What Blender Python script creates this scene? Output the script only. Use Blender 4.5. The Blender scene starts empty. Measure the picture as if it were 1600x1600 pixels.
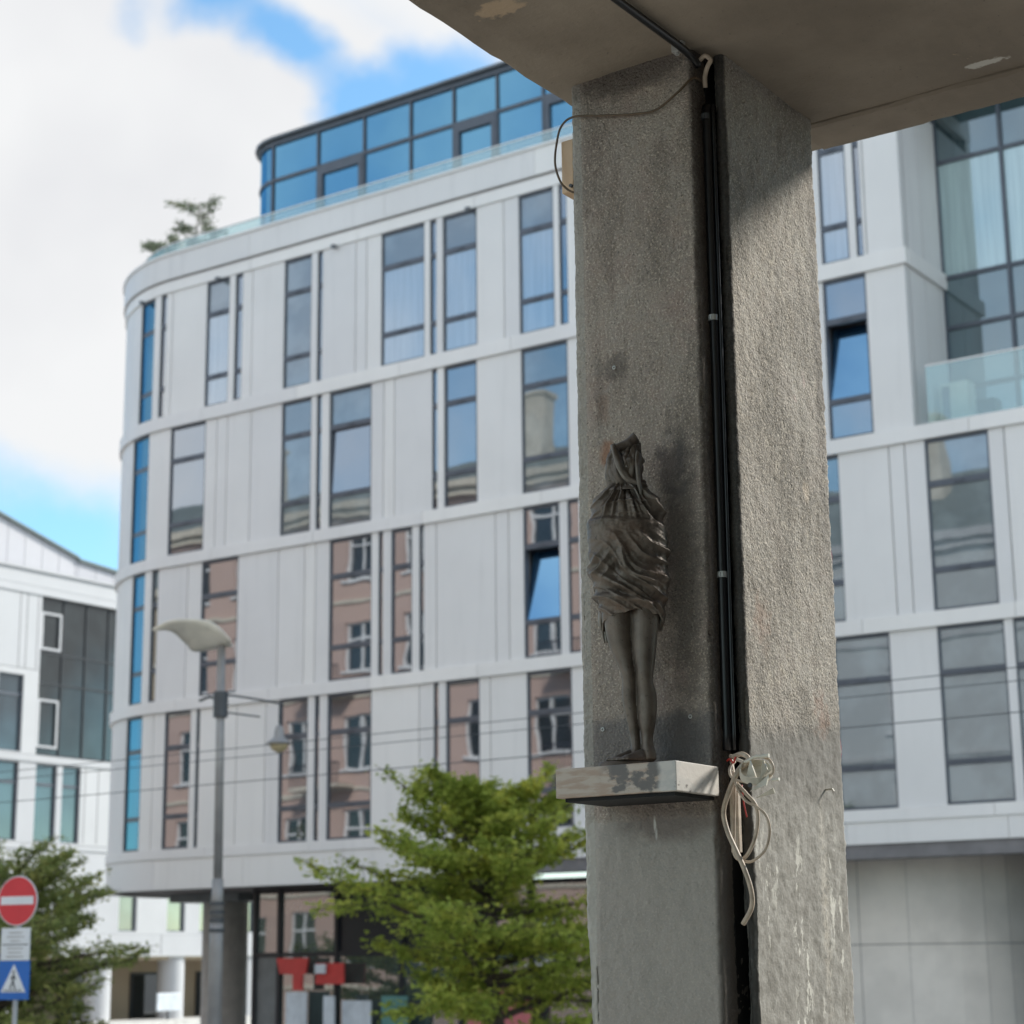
import bpy, math, random
import numpy as np
from mathutils import Vector, noise, Matrix
random.seed(7); np.random.seed(7)
R_ = math.radians
scene = bpy.context.scene
col = scene.collection

# ------------------------------------------------------------------ camera, sky, sun, exposure
YA, PITCH, ROLL, FPX = 0.606576, 0.228794, -0.010763, 3014.0
A = Vector((math.cos(YA), -math.sin(YA), 0)); B = Vector((math.sin(YA), math.cos(YA), 0))   # street axes: u runs along the street, b across it
cam = bpy.data.cameras.new('camera'); camo = bpy.data.objects.new('camera', cam); col.objects.link(camo)
cam.sensor_width = 24; cam.sensor_height = 24; cam.lens = 24 * FPX / 1600
cam.clip_start = .1; cam.clip_end = 3000
cp, sp, cr, sr = math.cos(PITCH), math.sin(PITCH), math.cos(ROLL), math.sin(ROLL)
fw = Vector((0, cp, sp)); up = Vector((0, -sp, cp)); rt = Vector((1, 0, 0))
x2 = cr*rt + sr*up; u2 = -sr*rt + cr*up
camo.matrix_world = Matrix(((x2.x, u2.x, -fw.x, 0), (x2.y, u2.y, -fw.y, 0), (x2.z, u2.z, -fw.z, 3.0), (0, 0, 0, 1)))
cam.dof.use_dof = True; cam.dof.focus_distance = 5.78; cam.dof.aperture_fstop = 3.0
scene.camera = camo

SUN_ELEV = R_(33)
sdir = (A*0.52 + B*0.854).normalized()
svec = Vector((sdir.x*math.cos(SUN_ELEV), sdir.y*math.cos(SUN_ELEV), math.sin(SUN_ELEV)))
sun = bpy.data.lights.new('sun', 'SUN'); sun.energy = 2.8; sun.angle = R_(10.0); sun.color = (1.0, .95, .87)
suno = bpy.data.objects.new('sun', sun); col.objects.link(suno)
suno.rotation_euler = svec.to_track_quat('Z', 'Y').to_euler(); suno.location = (0, 0, 60)

world = bpy.data.worlds.new("World"); scene.world = world; world.use_nodes = True
def make_world():
    nt = world.node_tree; N = nt.nodes; L = nt.links
    bg = N['Background']
    sky = N.new('ShaderNodeTexSky'); sky.sky_type = 'NISHITA'; sky.sun_disc = False
    sky.sun_elevation = SUN_ELEV; sky.sun_rotation = math.atan2(sdir.x, sdir.y)
    sky.air_density = 1.0; sky.dust_density = .3; sky.ozone_density = 2.0
    tint = N.new('ShaderNodeMix'); tint.data_type = 'RGBA'; tint.blend_type = 'MULTIPLY'; tint.inputs[0].default_value = 1
    L.new(sky.outputs[0], tint.inputs['A']); tint.inputs['B'].default_value = (.80, 1.04, 1.04, 1)
    tc = N.new('ShaderNodeTexCoord')
    nrm = N.new('ShaderNodeVectorMath'); nrm.operation = 'NORMALIZE'; L.new(tc.outputs['Generated'], nrm.inputs[0])
    def math_(op, a, b=None, c=None, clamp=False):
        m = N.new('ShaderNodeMath'); m.operation = op; m.use_clamp = clamp
        for i, v in enumerate((a, b, c)):
            if v is None: continue
            if isinstance(v, (int, float)): m.inputs[i].default_value = v
            else: L.new(v, m.inputs[i])
        return m.outputs[0]
    def nz(scale, detail, dist=0):
        n = N.new('ShaderNodeTexNoise'); n.inputs['Scale'].default_value = scale; n.inputs['Detail'].default_value = detail
        n.inputs['Distortion'].default_value = dist; L.new(nrm.outputs[0], n.inputs['Vector']); return n
    w = nz(9, 5)
    off = N.new('ShaderNodeVectorMath'); off.operation = 'MULTIPLY_ADD'
    L.new(w.outputs['Color'], off.inputs[0]); off.inputs[1].default_value = (.11,)*3; L.new(nrm.outputs[0], off.inputs[2])
    off2 = N.new('ShaderNodeVectorMath'); off2.operation = 'SUBTRACT'; L.new(off.outputs[0], off2.inputs[0]); off2.inputs[1].default_value = (.055,)*3
    def blob(c, r0, r1):
        d = N.new('ShaderNodeVectorMath'); d.operation = 'DISTANCE'; L.new(off2.outputs[0], d.inputs[0]); d.inputs[1].default_value = c
        mr = N.new('ShaderNodeMapRange'); mr.interpolation_type = 'SMOOTHSTEP'
        mr.inputs['From Min'].default_value = r0; mr.inputs['From Max'].default_value = r1
        mr.inputs['To Min'].default_value = 1; mr.inputs['To Max'].default_value = 0
        L.new(d.outputs['Value'], mr.inputs['Value']); return mr.outputs[0]
    g = nz(2.6, 7, .3)
    gen = math_('MULTIPLY', math_('SUBTRACT', g.outputs['Fac'], .44), 6.0, clamp=True)
    m = math_('MAXIMUM', gen, blob((-.2, .92, .36), .16, .26))
    m = math_('MAXIMUM', m, blob((.02, .86, .55), .10, .2))
    holes = [((-.134, .875, .466), .008, .035, 1), ((-.107, .889, .445), .010, .032, 1), ((-.078, .905, .418), .012, .034, 1), ((-.045, .905, .420), .018, .042, 1), ((-.01, .90, .43), .012, .038, .85),
             ((-.177, .871, .458), .004, .022, .5), ((-.25, .955, .190), .025, .065, 1), ((-.31, .945, .19), .03, .08, 1), ((-.2, .97, .16), .03, .075, 1)]
    for c, a, b, s in holes:
        m = math_('MULTIPLY', m, math_('SUBTRACT', 1, math_('MULTIPLY', blob(c, a, b), s)))
    # the open sky over the street side of the camera is mostly clear
    dp = N.new('ShaderNodeVectorMath'); dp.operation = 'DOT_PRODUCT'; L.new(nrm.outputs[0], dp.inputs[0]); dp.inputs[1].default_value = (-.86, -.42, .3)
    br = nz(5, 4)
    cl = N.new('ShaderNodeMix'); cl.data_type = 'RGBA'; cl.inputs['A'].default_value = (.43, .435, .45, 1); cl.inputs['B'].default_value = (.495, .50, .505, 1)
    L.new(math_('MULTIPLY', math_('SUBTRACT', br.outputs['Fac'], .25), 4, clamp=True), cl.inputs['Factor'])
    sk = N.new('ShaderNodeMix'); sk.data_type = 'RGBA'; sk.blend_type = 'MULTIPLY'; sk.inputs[0].default_value = 1
    L.new(tint.outputs['Result'], sk.inputs['A']); sk.inputs['B'].default_value = (SKY,)*3 + (1,)
    mx = N.new('ShaderNodeMix'); mx.data_type = 'RGBA'
    # unseen clouds opposite the sun, gain added to brighten the shaded facade
    gain = N.new('ShaderNodeMapRange'); gain.inputs['From Min'].default_value = -.15; gain.inputs['From Max'].default_value = .6
    gain.inputs['To Min'].default_value = 1.0; gain.inputs['To Max'].default_value = BACK
    bd_ = N.new('ShaderNodeVectorMath'); bd_.operation = 'DOT_PRODUCT'; L.new(nrm.outputs[0], bd_.inputs[0]); bd_.inputs[1].default_value = tuple(-B)
    L.new(bd_.outputs['Value'], gain.inputs['Value'])
    cg = N.new('ShaderNodeMix'); cg.data_type = 'RGBA'; cg.blend_type = 'MULTIPLY'; cg.inputs[0].default_value = 1
    L.new(cl.outputs['Result'], cg.inputs['A']); L.new(gain.outputs[0], cg.inputs['B'])
    L.new(m, mx.inputs['Factor']); L.new(sk.outputs['Result'], mx.inputs['A']); L.new(cg.outputs['Result'], mx.inputs['B'])
    L.new(mx.outputs['Result'], bg.inputs['Color']); bg.inputs['Strength'].default_value = 1.0
SKY = .13; BACK = 1.75
make_world()
scene.view_settings.view_transform = 'Standard'; scene.view_settings.look = 'None'
scene.view_settings.exposure = .88; scene.view_settings.gamma = 1
scene.render.engine = 'CYCLES'
scene.render.resolution_x = 1024; scene.render.resolution_y = 1024
scene.cycles.max_bounces = 7; scene.cycles.glossy_bounces = 5; scene.cycles.transparent_max_bounces = 12

# ------------------------------------------------------------------ helpers
ROT = -YA
def W(u, b, z=0): return A*u + B*b + Vector((0, 0, z))
class MB:
    def __init__(s): s.v = []; s.f = []
    def quad(s, p): n = len(s.v); s.v += [tuple(q) for q in p]; s.f.append(tuple(range(n, n+len(p))))
    def box(s, u0, u1, b0, b1, z0, z1):
        n = len(s.v)
        s.v += [(u0,b0,z0),(u1,b0,z0),(u1,b1,z0),(u0,b1,z0),(u0,b0,z1),(u1,b0,z1),(u1,b1,z1),(u0,b1,z1)]
        s.f += [tuple(n+i for i in q) for q in ((3,2,1,0),(4,5,6,7),(0,1,5,4),(1,2,6,5),(2,3,7,6),(3,0,4,7))]
        return s
    def grid(s, P, closed_u=False, caps=False):
        n = len(s.v); r = len(P); c = len(P[0])
        for row in P: s.v += [tuple(p) for p in row]
        for i in range(r-1):
            for j in range(c if closed_u else c-1):
                k = (j+1) % c
                s.f.append((n+i*c+j, n+i*c+k, n+(i+1)*c+k, n+(i+1)*c+j))
        if caps:
            s.f.append(tuple(n+j for j in reversed(range(c)))); s.f.append(tuple(n+(r-1)*c+j for j in range(c)))
        return s
    def tube(s, pts, rad, seg=10, caps=True):
        pts = [Vector(p) for p in pts]; P = []
        if not isinstance(rad, (list, tuple)): rad = [rad]*len(pts)
        ref = Vector((.013, .27, 1)).normalized()
        prev = None
        for i, p in enumerate(pts):
            t = (pts[min(i+1, len(pts)-1)] - pts[max(i-1, 0)])
            if t.length < 1e-9: t = Vector((0, 0, 1))
            t.normalize()
            if prev is None:
                r = ref if abs(ref.dot(t)) < .95 else Vector((1, 0, 0))
                x = (r - t*r.dot(t)).normalized()
            else: x = (prev - t*prev.dot(t)).normalized()
            prev = x; y = t.cross(x)
            P.append([p + (x*math.cos(2*math.pi*k/seg) + y*math.sin(2*math.pi*k/seg))*rad[i] for k in range(seg)])
        return s.grid(P, True, caps)
    def disc(s, c, r, seg, axis, thick):   # short cylinder along axis
        c = Vector(c); ax = Vector(axis).normalized()
        return s.tube([c - ax*thick/2, c + ax*thick/2], r, seg)
    def build(s, name, mat, parent=None, org=(0, 0, 0), smooth=False, bevel=0):
        me = bpy.data.meshes.new(name)
        ox, oy, oz = org
        me.from_pydata([(v[0]-ox, v[1]-oy, v[2]-oz) for v in s.v], [], s.f); me.validate()
        o = bpy.data.objects.new(name, me); col.objects.link(o)
        me.materials.append(mat)
        if smooth: me.polygons.foreach_set('use_smooth', [True]*len(me.polygons))
        if parent is not None: o.parent = parent
        else: o.location = W(ox, oy, oz); o.rotation_euler = (0, 0, ROT)
        if bevel:
            bm_ = o.modifiers.new('bevel', 'BEVEL'); bm_.width = bevel; bm_.segments = 2; bm_.limit_method = 'ANGLE'
        return o
def empty(name, org, label, cat, group=None, rz=ROT):
    e = bpy.data.objects.new(name, None); col.objects.link(e); e.location = W(*org); e.rotation_euler = (0, 0, rz)
    e['label'] = label; e['category'] = cat
    if group: e['group'] = group
    e.empty_display_size = .2
    return e
def tag(o, label, cat, group=None):
    o['label'] = label; o['category'] = cat
    if group: o['group'] = group
    return o
def structure(o): o['kind'] = 'structure'; return o
def smooth_curve(pts, n=8):
    pts = [Vector(p) for p in pts]; out = []
    P = [pts[0]*2-pts[1]] + pts + [pts[-1]*2-pts[-2]]
    for i in range(1, len(P)-2):
        for k in range(n):
            t = k/n; p0, p1, p2, p3 = P[i-1], P[i], P[i+1], P[i+2]
            out.append(.5*((2*p1) + (-p0+p2)*t + (2*p0-5*p1+4*p2-p3)*t*t + (-p0+3*p1-3*p2+p3)*t**3))
    out.append(pts[-1]); return out

# ------------------------------------------------------------------ materials
def new_mat(name):
    m = bpy.data.materials.new(name); m.use_nodes = True
    return m, m.node_tree.nodes, m.node_tree.links, m.node_tree.nodes['Principled BSDF']
class NT:
    def __init__(s, m): s.t = m.node_tree; s.N = s.t.nodes; s.L = s.t.links
    def set(s, sock, v):
        if hasattr(v, 'is_output') or isinstance(v, bpy.types.NodeSocket): s.L.new(v, sock)
        else: sock.default_value = v
    def math(s, op, a, b=None, clamp=False):
        m = s.N.new('ShaderNodeMath'); m.operation = op; m.use_clamp = clamp
        s.set(m.inputs[0], a)
        if b is not None: s.set(m.inputs[1], b)
        return m.outputs[0]
    def obj(s):
        return s.N.new('ShaderNodeTexCoord').outputs['Object']
    def noise(s, vec, scale, detail=4, rough=.55, stretch=None, dist=0):
        if stretch:
            mp = s.N.new('ShaderNodeMapping'); s.L.new(vec, mp.inputs[0]); mp.inputs['Scale'].default_value = stretch; vec = mp.outputs[0]
        n = s.N.new('ShaderNodeTexNoise'); n.inputs['Scale'].default_value = scale; n.inputs['Detail'].default_value = detail
        n.inputs['Roughness'].default_value = rough; n.inputs['Distortion'].default_value = dist; s.L.new(vec, n.inputs['Vector']); return n.outputs['Fac']
    def voro(s, vec, scale, feature='F1'):
        n = s.N.new('ShaderNodeTexVoronoi'); n.feature = feature; n.inputs['Scale'].default_value = scale; s.L.new(vec, n.inputs['Vector']); return n.outputs['Distance']
    def ramp(s, v, a, b, c0=0, c1=1, smooth=True):
        m = s.N.new('ShaderNodeMapRange'); m.interpolation_type = 'SMOOTHSTEP' if smooth else 'LINEAR'
        m.inputs['From Min'].default_value = a; m.inputs['From Max'].default_value = b; m.inputs['To Min'].default_value = c0; m.inputs['To Max'].default_value = c1
        s.set(m.inputs['Value'], v); return m.outputs[0]
    def mix(s, f, a, b, mode='MIX'):
        m = s.N.new('ShaderNodeMix'); m.data_type = 'RGBA'; m.blend_type = mode
        s.set(m.inputs['Factor'], f)
        for k, v in (('A', a), ('B', b)):
            if isinstance(v, tuple): v = tuple(v) + (1,) if len(v) == 3 else v
            s.set(m.inputs[k], v)
        return m.outputs['Result']
    def sep(s, vec):
        n = s.N.new('ShaderNodeSeparateXYZ'); s.L.new(vec, n.inputs[0]); return n.outputs
    def bump(s, h, strength, dist, normal=None):
        b = s.N.new('ShaderNodeBump'); b.inputs['Strength'].default_value = strength; b.inputs['Distance'].default_value = dist
        s.set(b.inputs['Height'], h)
        if normal is not None: s.L.new(normal, b.inputs['Normal'])
        return b.outputs[0]
    def ell(s, xyz, c, r, soft=.5, wob=None, amt=0):   # ellipsoid mask in object space, for wear marks and painted shade
        m = s.N.new('ShaderNodeVectorMath'); m.operation = 'SUBTRACT'; s.L.new(xyz, m.inputs[0]); m.inputs[1].default_value = c
        d = s.N.new('ShaderNodeVectorMath'); d.operation = 'DIVIDE'; s.L.new(m.outputs[0], d.inputs[0]); d.inputs[1].default_value = r
        l = s.N.new('ShaderNodeVectorMath'); l.operation = 'LENGTH'; s.L.new(d.outputs[0], l.inputs[0])
        v = l.outputs['Value']
        if wob is not None: v = s.math('ADD', v, s.math('MULTIPLY', s.math('SUBTRACT', wob, .5), amt))
        return s.ramp(v, 1-soft, 1+soft*.3, 1, 0)
def simple(name, c, rough=.6, metal=0, var=.12, vscale=3, bump=0, bscale=60):
    m, N, L, bs = new_mat(name); n = NT(m); o = n.obj()
    v = n.noise(o, vscale, 5)
    d = tuple(max(0, x*(1-var)) for x in c); e = tuple(min(1, x*(1+var)) for x in c)
    L.new(n.mix(n.ramp(v, .3, .7), d, e), bs.inputs['Base Color'])
    bs.inputs['Roughness'].default_value = rough; bs.inputs['Metallic'].default_value = metal
    if bump: L.new(n.bump(n.noise(o, bscale, 4), bump, .01), bs.inputs['Normal'])
    return m
def concrete_pillar_mat(name, c1, c2, kind):
    m, N, L, bs = new_mat(name); n = NT(m); o = n.obj(); X = n.sep(o); PK = .76 if kind == 'left' else .88
    big = n.noise(o, 3.0, 6, .6); mid = n.noise(o, 16, 5, .6); fine = n.noise(o, 120, 4, .7)
    peb = n.voro(o, 95); peb2 = n.noise(o, 120, 5, .65)
    base = n.mix(n.ramp(big, .35, .65), c1, c2)
    base = n.mix(n.ramp(mid, .42, .75, 0, .55), base, (c1[0]*1.2, c1[1]*1.14, c1[2]*1.08))
    base = n.mix(n.ramp(n.noise(o, 6, 5, .6), .45, .7, 0, .45), base, (c1[0]*.95, c1[1]*PK, c1[2]*PK))
    base = n.mix(n.ramp(n.noise(o, 4.2, 6, .68, (1.3, 1.3, .5)), .47, .62, 0, .5), base, (c1[0]*.48, c1[1]*.47, c1[2]*.44))
    base = n.mix(n.ramp(n.noise(o, 11, 6, .7), .60, .66, 0, .5), base, (c2[0]*1.35, c2[1]*1.3, c2[2]*1.2))
    base = n.mix(n.ramp(n.noise(o, 150, 3), .52, .66, .0, .6), base, (c2[0]*1.75, c2[1]*1.7, c2[2]*1.6))
    base = n.mix(n.ramp(fine, .57, .68, 0, .75), base, (.035, .03, .028))
    z = X[2]
    if kind == 'left':
        # smooth painted render below the shelf and at the statue's feet, pebbledash above
        low = n.math('MAXIMUM', n.ramp(n.math('ADD', z, n.math('MULTIPLY', mid, .05)), 3.46-1.4, 3.42-1.4), 0)
        base = n.mix(n.math('MULTIPLY', low, .8), base, n.mix(mid, (.27, .25, .22), (.33, .31, .275)))
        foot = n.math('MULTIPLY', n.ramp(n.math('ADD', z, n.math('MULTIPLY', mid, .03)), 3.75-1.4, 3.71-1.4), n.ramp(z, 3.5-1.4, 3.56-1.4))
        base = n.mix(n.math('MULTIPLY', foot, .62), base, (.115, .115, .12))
        strip = n.ramp(n.math('ADD', X[0], n.math('MULTIPLY', fine, .006)), .045, .037)
        base = n.mix(n.math('MULTIPLY', strip, .6), base, (.44, .42, .37))
        edge = n.ramp(n.math('ADD', X[0], n.math('MULTIPLY', mid, .02)), .452, .472)
        base = n.mix(n.math('MULTIPLY', edge, .75), base, (.045, .035, .028))  # return beside the joint painted dark for the recess shade
        wob = n.noise(o, 22, 4)
        for c, r, cc, f, wa in (((.345, 0, 3.06), (.07, .3, .13), (.05, .048, .05), .62, 2.0), ((.375, 0, 2.75), (.07, .3, .5), (.08, .072, .065), .6, 1.2), ((.35, 0, 2.22), (.10, .3, .13), (.09, .09, .09), .6, .8),  # stain by the head, and the statue's cast shadow painted beside it
                          ((.118, 0, 3.15), (.035, .3, .055), (.33, .17, .10), .8, 1.8), ((.105, 0, 3.30), (.03, .3, .05), (.25, .16, .11), .5, 1.8),
                          ((.15, 0, 3.43), (.06, .3, .05), (.07, .06, .055), .5, 1.0), ((.09, 0, 3.35), (.02, .3, .2), (.06, .055, .05), .25, 1.2),
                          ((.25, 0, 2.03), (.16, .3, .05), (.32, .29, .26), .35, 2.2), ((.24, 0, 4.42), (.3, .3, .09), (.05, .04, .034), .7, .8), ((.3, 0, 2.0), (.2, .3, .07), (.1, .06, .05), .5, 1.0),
                          ((.252, 0, 1.992), (.006, .3, .028), (.6, .57, .52), .8, 1.2), ((.257, 0, 1.962), (.005, .3, .02), (.55, .52, .48), .7, 1.4)):
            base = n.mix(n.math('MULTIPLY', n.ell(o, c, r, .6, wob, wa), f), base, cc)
        rough_amt = n.ramp(low, 0, 1, 1.0, .28)
    else:
        low = n.ramp(n.math('ADD', n.math('ADD', z, n.math('MULTIPLY', mid, .05)), n.math('MULTIPLY', X[1], -.12)), 3.72-1.4, 3.62-1.4)
        base = n.mix(n.math('MULTIPLY', low, .85), base, n.mix(n.ramp(mid, .3, .7), (.20, .19, .165), (.33, .32, .29)))
        wob = n.noise(o, 26, 4)
        band = n.math('MULTIPLY', low, n.ramp(z, 3.4-1.4, 3.6-1.4))
        base = n.mix(n.math('MULTIPLY', band, .55), base, (.14, .13, .115))
        # white drips and splashes on the lower part
        st = n.noise(o, 13, 6, .66, (2.0, 2.0, .5)); st2 = n.noise(o, 42, 5, .65, (1.4, 1.4, .8))
        dr = n.math('MULTIPLY', n.ramp(n.math('ADD', st, n.math('MULTIPLY', n.math('SUBTRACT', st2, .5), .6)), .56, .605), n.math('MULTIPLY', n.ramp(z, 3.55-1.4, 3.15-1.4), n.ramp(n.noise(o, 7.5, 3, .5, (1, 1, .16)), .42, .53)))
        base = n.mix(n.math('MULTIPLY', dr, .8), base, (.66, .64, .57))
        dr2 = n.math('MULTIPLY', n.ell(o, (0.1, .47, 1.75), (.3, .045, .55), .5, st2, 2.6), n.ramp(st2, .42, .52))
        base = n.mix(n.math('MULTIPLY', dr2, .75), base, (.62, .56, .47))
        for c, r, cc, f, wa in (((.1, .465, 3.075), (.3, .035, .055), (.50, .42, .33), .85, .7), ((.1, .42, 3.38), (.3, .018, .03), (.55, .45, .40), .7, 1.6), ((.1, .49, 3.47), (.3, .012, .05), (.52, .42, .38), .6, 1.6),
                          ((.1, .12, 2.6), (.3, .08, .12), (.33, .2, .14), .4, 1.2), ((.1, .5, 2.35), (.3, .08, .12), (.27, .15, .10), .5, 1.2), ((.1, .60, 3.5), (.3, .05, 1.3), (.07, .06, .05), .4, .8)):
            base = n.mix(n.math('MULTIPLY', n.ell(o, c, r, .4, wob, wa), f), base, cc)
        rough_amt = n.ramp(low, 0, 1, 1.0, .22)
        # joint recess shade painted near black on this block's narrow face
        geo = N.new('ShaderNodeNewGeometry')
        joint_black = n.math('MULTIPLY', n.ramp(X[1], .02, .006), n.ramp(z, 1.0, 1.02, .9, .97))
        base = n.mix(n.math('MULTIPLY', joint_black, .9), base, n.mix(mid, (.02, .019, .018), (.045, .043, .04)))
    L.new(base, bs.inputs['Base Color']); bs.inputs['Roughness'].default_value = .9
    h = n.math('ADD', n.math('MULTIPLY', n.noise(o, 34, 5, .6), 1.0), n.math('MULTIPLY', peb2, .8))
    h = n.math('ADD', h, n.math('MULTIPLY', n.math('SUBTRACT', 1, peb), .5))
    h = n.math('MULTIPLY', n.math('ADD', h, n.math('MULTIPLY', fine, .35)), rough_amt)
    L.new(n.bump(h, .9 if kind == 'left' else .6, .010), bs.inputs['Normal'])
    return m
def soffit_mat():
    m, N, L, bs = new_mat('soffit_concrete'); n = NT(m); o = n.obj()
    big = n.noise(o, 1.3, 6, .6); st = n.noise(o, 5, 5, .6, (1, .35, 1)); sp_ = n.noise(o, 60, 4, .6)
    base = n.mix(n.ramp(big, .3, .7), (.20, .165, .125), (.31, .26, .20))
    base = n.mix(n.ramp(st, .5, .8, 0, .4), base, (.30, .25, .19))
    base = n.mix(n.ramp(sp_, .66, .72, 0, .5), base, (.05, .045, .04))
    peel = n.math('MULTIPLY', n.ramp(n.noise(o, 3.1, 6, .65, None, .6), .66, .68), .7)
    base = n.mix(peel, base, (.42, .32, .22))
    for c, r in (((.2, 4.42, 0), (.09, .05, 1)), ((1.27, 5.66, 0), (.07, .025, 1))):
        base = n.mix(n.math('MULTIPLY', n.ell(o, c, r, .3, n.noise(o, 30, 4), 1.8), .85), base, (.48, .36, .24) if c[0] < 1 else (.60, .58, .52))
    L.new(base, bs.inputs['Base Color']); bs.inputs['Roughness'].default_value = .88
    L.new(n.bump(n.math('ADD', n.noise(o, 7, 5), n.math('MULTIPLY', sp_, .3)), .35, .02), bs.inputs['Normal'])
    return m
def panel_mat(name, c, dirt=.08):
    m, N, L, bs = new_mat(name); n = NT(m); o = n.obj()
    v = n.noise(o, .5, 4); st = n.noise(o, 2.4, 5, .6, (1.5, 1.5, .12))
    base = n.mix(n.ramp(v, .3, .7), tuple(x*.94 for x in c), c)
    base = n.mix(n.ramp(st, .5, .85, 0, dirt*3), base, tuple(x*.72 for x in c))
    geo = N.new('ShaderNodeNewGeometry')
    base = n.mix(geo.outputs['Random Per Island'], base, n.mix(1.0, base, (.90, .905, .925), 'MULTIPLY'))
    L.new(base, bs.inputs['Base Color']); bs.inputs['Roughness'].default_value = .45
    bs.inputs['Specular IOR Level'].default_value = .4
    return m
def glass_mat(name, dark, refl, wav=.35, curtain=None, tint=(.93, .96, 1.0)):
    """Coated window glass: a mirror share over what stands behind the pane."""
    m, N, L, bs = new_mat(name); n = NT(m); o = n.obj()
    N.remove(bs)
    out = N['Material Output']
    dif = N.new('ShaderNodeBsdfDiffuse'); gl = N.new('ShaderNodeBsdfGlossy'); gl.inputs['Roughness'].default_value = .015
    gl.inputs['Color'].default_value = tint + (1,)
    if curtain:
        f = n.noise(o, 9, 3, .5, (2.2, 2.2, .05)); fold = n.ramp(f, .35, .65)
        L.new(n.mix(fold, tuple(x*.75 for x in curtain), curtain), dif.inputs['Color'])
    else:
        L.new(n.mix(n.ramp(n.noise(o, .9, 3), .4, .65), tuple(x*.6 for x in dark), dark), dif.inputs['Color'])
    nb = n.bump(n.noise(o, .55, 2, .4), wav, .012)
    L.new(nb, gl.inputs['Normal'])
    lw = N.new('ShaderNodeLayerWeight'); lw.inputs['Blend'].default_value = .3
    fac = n.math('ADD', n.math('MULTIPLY', lw.outputs['Fresnel'], .5), refl, clamp=True)
    mx = N.new('ShaderNodeMixShader'); L.new(fac, mx.inputs[0]); L.new(dif.outputs[0], mx.inputs[1]); L.new(gl.outputs[0], mx.inputs[2])
    L.new(mx.outputs[0], out.inputs['Surface']); return m
def clear_glass(name, tint, alpha, refl=.12):
    m, N, L, bs = new_mat(name); n = NT(m); N.remove(bs); out = N['Material Output']
    tr = N.new('ShaderNodeBsdfTransparent'); tr.inputs[0].default_value = tint + (1,)
    df = N.new('ShaderNodeBsdfDiffuse'); df.inputs[0].default_value = (.55, .68, .66, 1)
    gl = N.new('ShaderNodeBsdfGlossy'); gl.inputs['Roughness'].default_value = .02
    a = N.new('ShaderNodeMixShader'); a.inputs[0].default_value = alpha; L.new(tr.outputs[0], a.inputs[1]); L.new(df.outputs[0], a.inputs[2])
    b = N.new('ShaderNodeMixShader'); b.inputs[0].default_value = refl; L.new(a.outputs[0], b.inputs[1]); L.new(gl.outputs[0], b.inputs[2])
    L.new(b.outputs[0], out.inputs['Surface']); return m
def leaf_mat(name, c1, c2, trans=.35):
    m, N, L, bs = new_mat(name); n = NT(m); N.remove(bs); out = N['Material Output']
    geo = N.new('ShaderNodeNewGeometry'); o = n.obj()
    c = n.mix(geo.outputs['Random Per Island'], c1, c2)
    c = n.mix(n.ramp(n.noise(o, 2.2, 4), .45, .7, 0, .7), c, (c2[0]*1.5, c2[1]*1.25, c2[2]*1.2))
    c = n.mix(n.ramp(n.noise(o, 1.7, 4, .5, (1, 1, 1.4)), .5, .7, 0, .6), c, tuple(x*.55 for x in c1))
    df = N.new('ShaderNodeBsdfDiffuse'); tr = N.new('ShaderNodeBsdfTranslucent'); L.new(c, df.inputs[0]); L.new(c, tr.inputs[0])
    mx = N.new('ShaderNodeMixShader'); mx.inputs[0].default_value = trans; L.new(df.outputs[0], mx.inputs[1]); L.new(tr.outputs[0], mx.inputs[2])
    L.new(mx.outputs[0], out.inputs['Surface']); return m
M = {}
M['panel'] = panel_mat('white_cladding', (.80, .775, .745), .16)
M['band'] = panel_mat('pale_cornice', (.84, .81, .775), .09)
M['joint'] = simple('joint_shadow_gap', (.20, .19, .19), .9)
M['frame'] = simple('grey_aluminium', (.085, .095, .115), .4, .2)
M['frame_light'] = simple('mid_grey_aluminium', (.16, .17, .18), .4, .3)
M['glass'] = glass_mat('coated_glass', (.035, .042, .055), .28)
M['glass_wing'] = glass_mat('wing_glass', (.03, .05, .06), .13, .3, None, (.8, .88, .95))
M['glass_b'] = glass_mat('coated_glass_with_blind', (.17, .20, .21), .17)
M['glass_c'] = glass_mat('glass_with_curtain', (0, 0, 0), .25, .35, (.30, .34, .37))
M['glass_open'] = glass_mat('tilted_glass', (.01, .03, .06), .42, .1, None, (.35, .68, 1.0))
M['glass_pent'] = glass_mat('blue_glass', (.01, .03, .06), .36, .22, None, (.33, .72, .98))
M['glass_curve'] = glass_mat('blue_curved_glass', (.01, .06, .12), .28, .2, None, (.30, .60, .80))
M['glass_dark'] = glass_mat('dark_glass', (.025, .032, .032), .07, .4)
M['glass_teal'] = glass_mat('teal_glass', (.04, .07, .08), .20, .3, None, (.80, .92, .95))
M['glass_teal_c'] = glass_mat('teal_glass_with_curtain', (0, 0, 0), .25, .3, (.36, .47, .46), (.80, .92, .95))
M['glass_shop'] = glass_mat('shop_glass', (.09, .12, .11), .22, .4)
M['rail_glass'] = clear_glass('railing_glass', (.80, .92, .92), .22)
M['stone'] = simple('grey_stone_panels', (.80, .74, .66), .6, 0, .08, 1.2)
M['soffit_dark'] = simple('brown_soffit', (.12, .10, .09), .8)
M['column'] = simple('fair_faced_concrete', (.40, .365, .33), .8, 0, .12, 3)
M['white'] = panel_mat('white_render', (.55, .55, .55), .03)
M['zinc'] = panel_mat('zinc_roof', (.55, .54, .56), .08)
M['roofgrey'] = simple('grey_roof', (.13, .17, .17), .6)
M['black'] = simple('black_panel', (.012, .014, .02), .4)
M['greypanel'] = simple('grey_panel', (.17, .18, .18), .5)
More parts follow.
